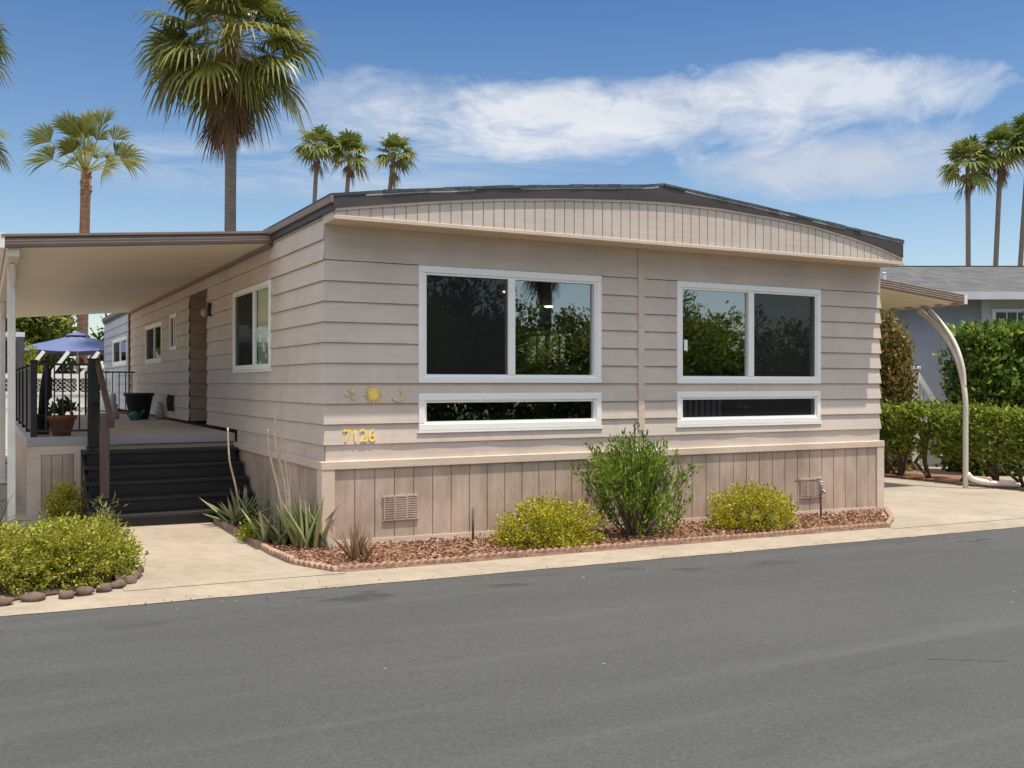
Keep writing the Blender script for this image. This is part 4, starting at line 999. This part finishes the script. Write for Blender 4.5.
# ================================================================== right-hand neighbours
hd = thing('low_hedge', 'low clipped green hedge with bare trunks along the driveway', 'hedge', (12.2,4,g(12)))
n = 3300; q = rng.random((n,3)); B = np.empty((n,3)); B[:,1] = -6 + q[:,1]*14; 
face = rng.random(n)
B[:,0] = np.where(face < .5, -.50 + .16*rng.random(n), -.5 + 1.1*q[:,0]); B[:,2] = np.where(face < .5, .42 + .84*q[:,2], 1.18 + .1*rng.random(n))
B[:,2] = np.where(face > .88, .40+.8*q[:,2], B[:,2])
lm = lump(B, .9, .20, 2) + lump(B, 2.6, .10, 5); B[:,0] -= lm*.7; B[:,2] += lm*np.where(B[:,2] > .9, .7, -.6) 
A = B*np.array([.3,1,1]); A[:,0] = B[:,0]*.45; A[:,2] = B[:,2]*.72 + .15
leaf_mesh(*twig_leaves(A, B, 12, .085, .045, .05, .5), 'foliage', M['hedge_leaf'], hd)
for i in range(26):
    y = -5.8 + i*.55 + random.gauss(0,.12); f = MB()
    for j in range(3):
        f.tube([(random.gauss(0,.05), y+random.gauss(0,.05), -.03), (random.gauss(-.1,.08), y+random.gauss(0,.12), .28), (random.gauss(-.15,.15), y+random.gauss(0,.25), .72)], [.035,.028,.018], 6, False)
    f.build('trunk', M['bark'], hd)
th = thing('tall_hedge', 'tall dense glossy green hedge in front of the grey neighbour house', 'hedge', (13.72,3.66,g(14)-.20), -.47)
n = 3600; q = rng.random((n,3)); B = np.empty((n,3)); face = rng.random(n)
B[:,0] = .0+q[:,0]*7.0; B[:,1] = np.where(face < .58, -.55+.2*rng.random(n), -.55+1.5*q[:,1]); B[:,2] = np.where(face < .58, .1+2.8*q[:,2], 2.86+.14*rng.random(n))
e_ = face > .9; B[e_,0] = -.0+.2*rng.random(e_.sum()); B[e_,2] = .1+2.75*q[e_,2]
lm = lump(B, .8, .22, 8) + lump(B, 2.2, .14, 3); B[:,1] -= lm*.8; B[:,2] += lm*.35; B[:,0] += np.where(e_, lm*.5, 0)
A = B.copy(); A[:,1] = B[:,1]*.4; A[:,2] = B[:,2]*.9
leaf_mesh(*twig_leaves(A, B, 12, .12, .07, .06, .5), 'foliage', M['glossy_leaf'], th)
f = MB()
for i in range(8): f.tube([(.4+i*.9,0,-.1),(.4+i*.9,.05,.9),(.5+i*.9,0,2.2)], [.06,.05,.03], 7, False)
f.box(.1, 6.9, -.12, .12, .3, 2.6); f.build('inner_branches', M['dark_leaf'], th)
bs = thing('brown_shrub', 'tall reddish-brown and green shrub beyond the carport next to the white porch', 'shrub', (13.12,4.95,g(13)))
mound('foliage', bs, M['red_leaf'], None, .52, .5, 3.15, 950, 15, .09, .05, .02, 31, .16, .05, .55, 8, .02)
M['dark_pane'] = mat('dark_window_pane', (.02,.035,.04), .12, .1, 2, bmp=0)
nb = thing('neighbour_house', 'single-storey grey house with grey shingle roof behind the tall hedge', 'house', (16.6,6.6,g(16)+.37), -.490)
f = MB(); f.box(-5, 9, .0, 9, -.3, 3.42); f.build('wall', M['nb_wall'], nb)
f = MB(); f.box(1.05, 9, -.05, -.003, .6, 3.40); f.build('front_panel', M['nb_light'], nb)
f = MB(); f.add([(-5.6,-.62,3.40),(9.6,-.62,3.40),(9.6,4.5,4.62),(-5.6,4.5,4.62),(-5.6,9.6,3.4),(9.6,9.6,3.4),(-5.6,-.62,3.30),(9.6,-.62,3.30)], [(0,1,2,3),(3,2,5,4),(0,3,4),(1,5,2),(6,7,1,0)]); r_ = f.build('roof', M['nb_shingle'], nb)
f = MB(); f.box(-5.6, 9.6, 4.42, 4.58, 4.59, 4.635); f.build('ridge_cap', M['dark_wall'], r_)
f = MB(); f.box(-5.6, 9.6, -.72, -.60, 3.27, 3.44); f.build('gutter', M['nb_gutter'], nb)
f = MB(); f.box(1.28,2.16,-.08,-.06,2.25,3.10); w_ = f.build('window', M['white'], nb)
f = MB(); f.box(1.36,2.08,-.09,-.081,2.33,3.02); f.build('pane', M['dark_pane'], w_)
f = MB()
for x in (1.60,1.84): f.box(x-.012,x+.012,-.096,-.0905,2.33,3.02)
f.build('glazing_bars', M['white'], w_)
f = MB(); f.box(-1.15,-1.03,-.03,-.001,0,3.3); f.build('corner_trim', M['nb_light'], nb)
f = MB(); f.box(-1.9,-1.2,-.02,-.001,.6,2.9); f.build('door', M['dark_wall'], nb)
f = MB(); f.lathe((-.85,.9,3.70), [(.22,0),(.12,.07),(.05,.10),(.045,.32),(.06,.34),(.02,.36)], 12); f.build('vent_pipe', M['nb_light'], nb)
f = MB(); f.box(-1.75,-1.2,1.0,1.4,3.80,3.86); f.build('skylight', M['white'], nb)
f = MB(); f.lathe((-4.3,2.2,4.0), [(.2,0),(.2,.2),(.1,.25)], 10); f.build('roof_vent', M['dark_wall'], nb)
pr = thing('porch_steps', 'white porch post and sloping stair rail beside the brown shrub', 'porch rail', (14.45,5.1,g(14)), -.49)
f = MB(); f.box(-.32,-.18,-.07,.07,0,2.02); f.box(-.35,-.15,-.1,.1,2.02,2.08); bevel(f.build('post', M['white']), .01).parent = pr
f = MB(); f.bar((-.18,0,1.92),(.62,0,.62), .06, .09); f.build('handrail', M['white'], pr)
f = MB(); f.box(.50,.58,-.04,.04,0,1.42); f.build('lower_post', M['white'], pr)
for i in range(7): 
    x = -.1+i*.1; f = MB(); f.box(x-.012,x+.012,-.012,.012,1.75-i*.1625-.9,1.75-i*.1625); f.build('baluster', M['white'], pr)
f = MB()
for i in range(4): f.box(-.9+i*.0, .62-.3*i, .1, 1.2, .2*i, .2*i+.2)
f.build('steps', M['nb_light'], pr)

# ================================================================== behind the deck, left
wf = thing('white_fence', 'white vinyl fence with lattice top beyond the deck', 'fence', (-1.5,16.5,0))
f = MB()
for i in range(10): f.box(-3.5+i*.5, -3.5+i*.5+.495, -.02, .02, .05, 1.30)
f.build('panel', M['fence_white'], wf)
f = MB(); f.box(-3.5,1.45,-.035,.035,1.30,1.36); f.box(-3.5,1.45,-.035,.035,1.68,1.79); f.box(-3.5,1.45,-.035,.035,1.00,1.02); f.build('rails', M['fence_white'], wf)
f = MB(); x = -3.9
while x < 1.4:
    for sgn in (1,-1):
        a = (x, .006*sgn, 1.36) if sgn > 0 else (x+.32, .006*sgn, 1.36); b = (x+.32, .006*sgn, 1.68) if sgn > 0 else (x, .006*sgn, 1.68)
        if a[0] > -3.45 and a[0] < 1.4: f.bar(a, b, .008, .035, (0,1,0))
    x += .098
f.build('lattice', M['fence_white'], wf)
for x in (-3.5,-1.02,1.45):
    f = MB(); f.box(x-.06,x+.06,-.06,.06,0,1.86); f.box(x-.075,x+.075,-.075,.075,1.86,1.9); f.build('post', M['fence_white'], wf)
um = thing('patio_umbrella', 'open blue patio umbrella beyond the white fence', 'umbrella', (-.30,23.6,0))
f = MB(); K = 8; rim = [(2.2*math.cos(2*math.pi*i/K+.2), 2.2*math.sin(2*math.pi*i/K+.2), 2.52) for i in range(K)]
V = [(0,0,3.06)]; F = []; NS = 5
for i in range(K):
    a, b = Vector(rim[i]), Vector(rim[(i+1)%K])
    for r_ in range(NS):
        for q_ in (r_/NS, (r_+1)/NS): pass
    prev = None
    for r_ in range(1, NS+1):
        t = r_/NS; sag = .06*math.sin(t*math.pi)
        row = [Vector((0,0,3.06)).lerp(a.lerp(b, j/3), t) - Vector((0,0,sag*.6 + .10*t*math.sin(math.pi*j/3)*.5)) for j in range(4)]
        o_ = len(V); V += [tuple(p) for p in row]
        if prev is None: F += [(0,o_+j,o_+j+1) for j in range(3)]
        else: F += [(prev+j,o_+j,o_+j+1,prev+j+1) for j in range(3)]
        prev = o_
f.V, f.F = V, F; cn = f.build('canopy', M['blue'], um); sm = cn.modifiers.new('cloth', 'SOLIDIFY'); sm.thickness = .01
f = MB(); f.lathe((0,0,3.02), [(.34,-.01),(.25,.04),(.05,.09),(.02,.12)], 16); f.build('vent_cap', M['blue'], um)
f = MB(); f.tube([(0,0,0),(0,0,3.02)], .03, 10); f.build('pole', M['white_paint'], um)
for p in rim[::1]:
    f = MB(); f.bar((0,0,2.93), (p[0]*.97,p[1]*.97,2.49), .02, .02); f.build('rib', M['dark_wall'], um)
f = MB(); f.lathe((0,0,0), [(.3,0),(.3,.06),(.06,.1)], 16); f.build('base', M['dark_wall'], um)
pg = thing('pergola', 'white slanted braces of a pergola under the blue umbrella', 'pergola', (-.6,20.0,0))
for x in (-1.05,-.45,.30):
    f = MB(); f.bar((x-.25,0,1.72),(x+.25,0,2.42), .07, .09); f.build('brace', M['white'], pg)
    f = MB(); f.box(x-.30,x-.22,-.04,.04,0,1.75); f.build('post', M['white'], pg)
f = MB(); f.box(.05,1.6,-.05,.05,1.98,2.10); f.build('beam', M['white'], pg)
tf = thing('tan_fence', 'tan board fence at the left edge beside the deck', 'fence', (-3.1,5.2,0))
f = MB(); f.box(-1.2,.42,-.03,.0,.0,1.82); f.build('boards', M['tan'], tf)
f = MB(); f.box(-1.2,.43,-.045,-.031,1.2,1.23); f.box(-1.2,.43,-.05,.02,1.82,1.86); f.build('rails', M['brown_trim'], tf)
ph = thing('patio_shelter', 'dark open patio shelter with pale roof edge behind the white post', 'shelter', (-3.2,18.5,0))
f = MB(); f.box(-3,1.30,0,2.6,2.72,2.84); f.build('roof', M['nb_light'], ph)
for x in (.35,1.2): 
    f = MB(); f.box(x-.09,x+.09,-.09,.09,0,2.72); f.build('post', M['dark_wall'], ph)
f = MB(); f.box(-3,1.2,2.4,2.5,0,2.7); f.build('back_wall', M['dark_wall'], ph)
f = MB(); f.box(.35,1.2,-.02,.02,2.2,2.26); f.box(.75,.80,-.02,.02,1.2,2.25); f.build('trellis', M['dark_wood'], ph)

# ================================================================== trees
tree('garden_tree', 'broad olive-green garden tree behind the blue umbrella', (-2.3,31,0), 6.0, 2.5, M['tree_leaf'], 15000, 24, .24, .12, seed=3, trunk_h=.25)
tree('garden_tree', 'dark garden tree to the right of the umbrella', (3.4,38,0), 5.0, 2.0, M['dark_leaf'], 4000, 24, .18, .09, seed=8, trunk_h=.25)
shrub('yellow_bush', 'bright yellow-green bush left of the umbrella behind the fence', (-1.75,20.9,0), m=M['yellow_leaf'], rx=.55, ry=.55, rz=2.7, twigs=330, per=14, L=.10, W=.06, seed=14, stems=6, stem_r=.02)
palm('fan_palm', 'large shaggy fan palm with a brown skirt of dead fronds behind the roof', (3.56,20.6,-.05), (3.62,20.6,11.6), .155, 1.28, 1.42, 84, M['palm_leaf'], 'trunk_grey', 22, 80, 12, None, elev=(-.95,1.4), seed=2, droop=.55, bend=.05, seg=4, stalks=16)
palm('fan_palm', 'young fan palm with a reddish trunk rising behind the patio awning', (-.03,25.8,0), (.12,25.8,8.40), .15, 1.25, 1.30, 13, M['palm_leaf'], 'trunk_red', 22, 0, 0, None, elev=(.42,1.52), seed=6, droop=.30, seg=4, fronds=[(-1.15,.1,1.20,1.1,1.15),(-.80,-.3,1.35,1.05,1.0),(-.58,.35,1.05,1.0,1.0),(-.40,.1,1.45,1.1,.85),(-.22,-.15,1.05,1.1,.9),(-.08,.3,1.55,1.15,.75),(.08,-.35,1.0,1.0,1.0),(.12,.1,1.35,1.2,.75),(.28,.1,1.55,1.1,.8),(.42,-.2,1.05,1.0,1.0),(.60,.2,1.35,1.0,1.0),(1.15,.05,1.15,1.1,1.2),(.88,.3,1.05,.95,1.0),(-.95,.7,1.0,.9,1.1),(.75,.75,.9,.9,1.1),(-.3,-.8,.75,.9,1.1),(.25,.8,.8,.9,1.0),(-.15,.6,.7,1.0,1.0),(.35,-.6,.7,.95,1.0),(1.45,-.5,.8,.9,1.2)], boots=True)
small = [((21.6,74.2,-.3),(22.5,73.9,22.0),'leftmost of the three small distant palms above the roof',21),((23.6,73.2,-.3),(25.0,72.6,21.3),'middle of the three small distant palms above the roof',22),((26.4,71.6,-.3),(28.3,70.8,21.3),'rightmost of the three small distant palms above the roof',23)]
for b, t_, lab, sd in small: palm('fan_palm', lab, b, t_, .18, 1.35, .95, 40, M['palm_dark'], 'trunk_grey', 12, 8, 0, 'distant palms above the roof', elev=(-.7,1.4), seed=sd, droop=.45, seg=2)
for b, t_, lab, sd in [((58.7,37.6,-.5),(58.6,37.6,17.1),'leftmost of the three tall palms at the right edge',31),((60.0,36.9,-.5),(60.7,36.5,18.1),'middle of the three tall palms at the right edge',32),((61.4,36.2,-.5),(62.5,35.6,18.8),'tall palm cut by the right photo edge',33)]:
    palm('fan_palm', lab, b, t_, .155, 1.3, 1.0, 42, M['palm_dark'], 'trunk_grey', 13, 10, 0, 'tall palms at the right edge', elev=(-.7,1.4), seed=sd, droop=.45, seg=2)
for z_, y_, lab, sd in ((13.55,30.7,'upper of two palm crowns cut by the left photo edge',41),(10.35,30.6,'lower of two palm crowns cut by the left photo edge',42)):
    palm('fan_palm', lab, (-3.45-.35*(sd-41),y_,-.1), (-3.25-.1*(sd-41),y_,z_), .18, .95, .75, 30, M['palm_leaf'], 'trunk_grey', 18, 6, 0, 'palms cut by the left edge', elev=(-.7,1.35), seed=sd, droop=.5)
hh = thing('street_hedge', 'long clipped hedge across the road, seen only reflected in the front windows', 'hedge', (18,-15,g(18)))
n = 3200; q = rng.random((n,3)); B = np.stack([-19+40*q[:,0], .5*(q[:,1]-.1), .05+2.1*q[:,2]**.7], 1); B[:,2] += lump(B, .8, .35, 3); A = B - np.array([0,.3,.2])
leaf_mesh(*twig_leaves(A, B, 16, .16, .10, .12, .6), 'foliage', M['dark_leaf'], hh)
gh = thing('garden_hedge', 'dark green garden hedge behind the white fence', 'hedge', (1,29,0))
n = 1500; q = rng.random((n,3)); B = np.stack([-8+16*q[:,0], -.4+.8*q[:,1], .05+2.9*q[:,2]**.8], 1); B[:,2] += lump(B, .7, .9, 9); A = B + np.array([0,.3,-.2])
leaf_mesh(*twig_leaves(A, B, 16, .16, .09, .12, .6), 'foliage', M['dark_leaf'], gh)
ch = thing('carport_hedge', 'bright green hedge beyond the carport, glimpsed through the left front window', 'hedge', (13.0,17,g(13)))
n = 900; q = rng.random((n,3)); B = np.stack([-.6+.4*q[:,0], -6+12*q[:,1], .05+3.3*q[:,2]], 1); B[:,0] += lump(B, .9, .3, 6); A = B + np.array([.5,0,-.1])
leaf_mesh(*twig_leaves(A, B, 14, .14, .08, .10, .6), 'foliage', M['hedge_leaf'], ch)
# trees across the road that the front windows reflect
for i, (x, y, h, r_) in enumerate(((7.5,-19,5.6,2.6),(10.5,-21,6.2,2.8),(13.8,-23,4.2,2.4),(17,-22,4.4,2.6),(20.0,-21,5.2,2.4),(24,-23,4.6,2.6),(28.5,-22,4.4,2.8),(4.0,-22,5.2,2.6),(33,-24,5,3))):
    tree('street_tree', 'leafy green tree across the road, seen only reflected in the front windows', (x,y,g(x)), h, r_, M['dark_leaf'] if i in (1,) else M['tree_leaf'], 9000, 30, .18, .09, 'trees across the road', trunk_h=.16, seed=60+i)
palm('fan_palm', 'palm across the road, seen only reflected in the left front window', (16.2,-24,-.2), (16.3,-24,7.6), .2, 1.3, .9, 34, M['palm_leaf'], 'trunk_grey', 14, 26, 0, None, seed=71, droop=.5, seg=2)

# ================================================================== sky, sun, camera
sun_dir = Vector((.16, -.20, 1)).normalized()
el = math.asin(sun_dir.z); az = math.atan2(sun_dir.x, sun_dir.y)
sun = bpy.data.lights.new('sun', 'SUN'); sun.energy = 4.25; sun.angle = R(.5); sun.color = (1, .93, .82)
so = bpy.data.objects.new('sun', sun); COL.objects.link(so); so.rotation_euler = sun_dir.to_track_quat('Z', 'Y').to_euler(); so.location = (5,-8,30)
w = bpy.data.worlds.new('World'); S.world = w; w.use_nodes = True; nt = w.node_tree; bg = nt.nodes['Background']
sky = nt.nodes.new('ShaderNodeTexSky'); sky.sky_type = 'NISHITA'; sky.sun_disc = False; sky.sun_elevation = el; sky.sun_rotation = az
sky.air_density = 1.0; sky.dust_density = .6; sky.ozone_density = 2.2; sky.altitude = 50
bg.inputs['Strength'].default_value = .15
tc = nt.nodes.new('ShaderNodeTexCoord'); D_ = tc.outputs['Generated']
def math_(op, a, b=None, c=None):
    n = nt.nodes.new('ShaderNodeMath'); n.operation = op
    for i, v in enumerate((a, b, c)):
        if v is None: continue
        if isinstance(v, (int, float)): n.inputs[i].default_value = v
        else: nt.links.new(v, n.inputs[i])
    return n.outputs[0]
sep = nt.nodes.new('ShaderNodeSeparateXYZ'); nt.links.new(D_, sep.inputs[0])
azim = math_('SUBTRACT', math_('ARCTAN2', sep.outputs[0], sep.outputs[1]), R(28.1)); elev = math_('ARCSINE', sep.outputs[2])
cmb = nt.nodes.new('ShaderNodeCombineXYZ'); nt.links.new(azim, cmb.inputs[0]); nt.links.new(elev, cmb.inputs[1])
def cn_(scale, sx, sy, detail=7, rough=.6, off=(0,0,0), dist=.4):
    mp = nt.nodes.new('ShaderNodeMapping'); mp.inputs['Scale'].default_value = (sx, sy, 1); mp.inputs['Location'].default_value = off; nt.links.new(cmb.outputs[0], mp.inputs[0])
    n = N(nt, 'ShaderNodeTexNoise', Scale=scale, Detail=detail, Roughness=rough, Distortion=dist); nt.links.new(mp.outputs[0], n.inputs['Vector']); return n.outputs['Fac']
def blob(cx, cy, rx, ry, rot=0.0):
    dx = math_('SUBTRACT', azim, cx); dy = math_('SUBTRACT', math_('SUBTRACT', elev, cy), math_('MULTIPLY', dx, rot))
    a = math_('DIVIDE', dx, rx); b = math_('DIVIDE', dy, ry)
    return math_('SUBTRACT', 1.0, math_('ADD', math_('MULTIPLY', a, a), math_('MULTIPLY', b, b)))
def cl0(x):
    n = nt.nodes.new('ShaderNodeClamp'); nt.links.new(x, n.inputs[0]); return n.outputs[0]
n1 = cn_(5, 1, 2.2, 8, .62); n2 = cn_(9, .7, 4.0, 8, .65, (3,1,0), .8); n3 = cn_(3.2, .8, 5, 7, .6, (8,2,0), .6)
def cl(x):
    n = nt.nodes.new('ShaderNodeClamp'); nt.links.new(x, n.inputs[0]); return n.outputs[0]
n4 = cn_(17, .8, 1.6, 9, .62, (1,5,0), .9)
nn = math_('ADD', math_('MULTIPLY', n1, .62), math_('MULTIPLY', n4, .38))
def lay(m_, k_, o_, nz=nn): return cl(math_('ADD', math_('MULTIPLY_ADD', nz, k_, -.5*k_+o_), math_('MULTIPLY', math_('MAXIMUM', m_, -3.0), 1.0)))
wisp = math_('MAXIMUM', math_('MAXIMUM', blob(-.24,.205,.22,.035), math_('MULTIPLY', blob(-.02,.245,.25,.05,.1), .8)), 0.0)
fill_rear = cl0(math_('MULTIPLY_ADD', math_('ABSOLUTE', azim), 2.0, -1.7))          # unseen bright cloud added behind the camera and overhead to fill shaded walls
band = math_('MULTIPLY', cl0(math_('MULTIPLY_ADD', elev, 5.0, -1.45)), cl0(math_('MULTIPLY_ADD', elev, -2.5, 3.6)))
behind = math_('MULTIPLY', math_('MAXIMUM', math_('MULTIPLY', fill_rear, band), math_('MULTIPLY', cl0(math_('MULTIPLY_ADD', elev, 3.0, -1.9)), .5)), 1.0)
d1 = math_('MAXIMUM', lay(blob(.10,.262,.27,.046,-.01), 4.4, -.12), math_('MULTIPLY', lay(blob(.30,.272,.21,.042,.0), 4.6, -.25), .85))
d1 = math_('MAXIMUM', d1, math_('MULTIPLY', lay(blob(-.13,.272,.15,.045,.05), 4.0, -.35), .55))
dg = math_('MULTIPLY', lay(blob(.33,.208,.19,.036,.0), 4.2, -.08), .85)
d2 = math_('MULTIPLY', math_('MULTIPLY_ADD', n2, 3.0, -1.15), math_('POWER', wisp, .7))
fill_cloud = cl(math_('MULTIPLY', math_('MULTIPLY_ADD', n3, 1.6, .05), behind))
dens = cl(math_('ADD', math_('MAXIMUM', d1, 0.0), math_('MULTIPLY', math_('MAXIMUM', d2, 0.0), .8)))
dens = math_('MULTIPLY', dens, .9)
lo = ramp(nt, math_('MULTIPLY_ADD', elev, 5.0, -.75), [(.15, (3.0,3.2,3.6)), (.36, (4.1,4.2,4.35))])
cc = mix(nt, lo, ramp(nt, n1, [(.38,(.78,.80,.85)), (.62,(1,1,1))]), .7, 'MULTIPLY')
tint = mix(nt, sky.outputs[0], ramp(nt, elev, [(0, (.78,.73,.66)), (.14, (.63,.65,.65)), (.40, (.25,.40,.54)), (1, (.42,.56,.68))]), 1.0, 'MULTIPLY')
nt.links.new(mix(nt, mix(nt, mix(nt, tint, (2.85,3.08,3.55), dg), cc, dens), (6.5,6.7,7.0), fill_cloud), bg.inputs['Color'])
cam = bpy.data.cameras.new('camera'); co = bpy.data.objects.new('camera', cam); COL.objects.link(co); S.camera = co
cam.sensor_width = 36; cam.lens = 990/1024*36; cam.clip_end = 3000
co.location = (-2.813, -8.972, 1.55); co.rotation_euler = (R(90), 0, -math.atan2(.471,.882))
S.view_settings.view_transform = 'Standard'; S.view_settings.look = 'None'; S.view_settings.exposure = 0.50; S.view_settings.gamma = 1
S.render.engine = 'CYCLES'
try: S.cycles.max_bounces = 8; S.cycles.transparent_max_bounces = 12
except Exception: pass
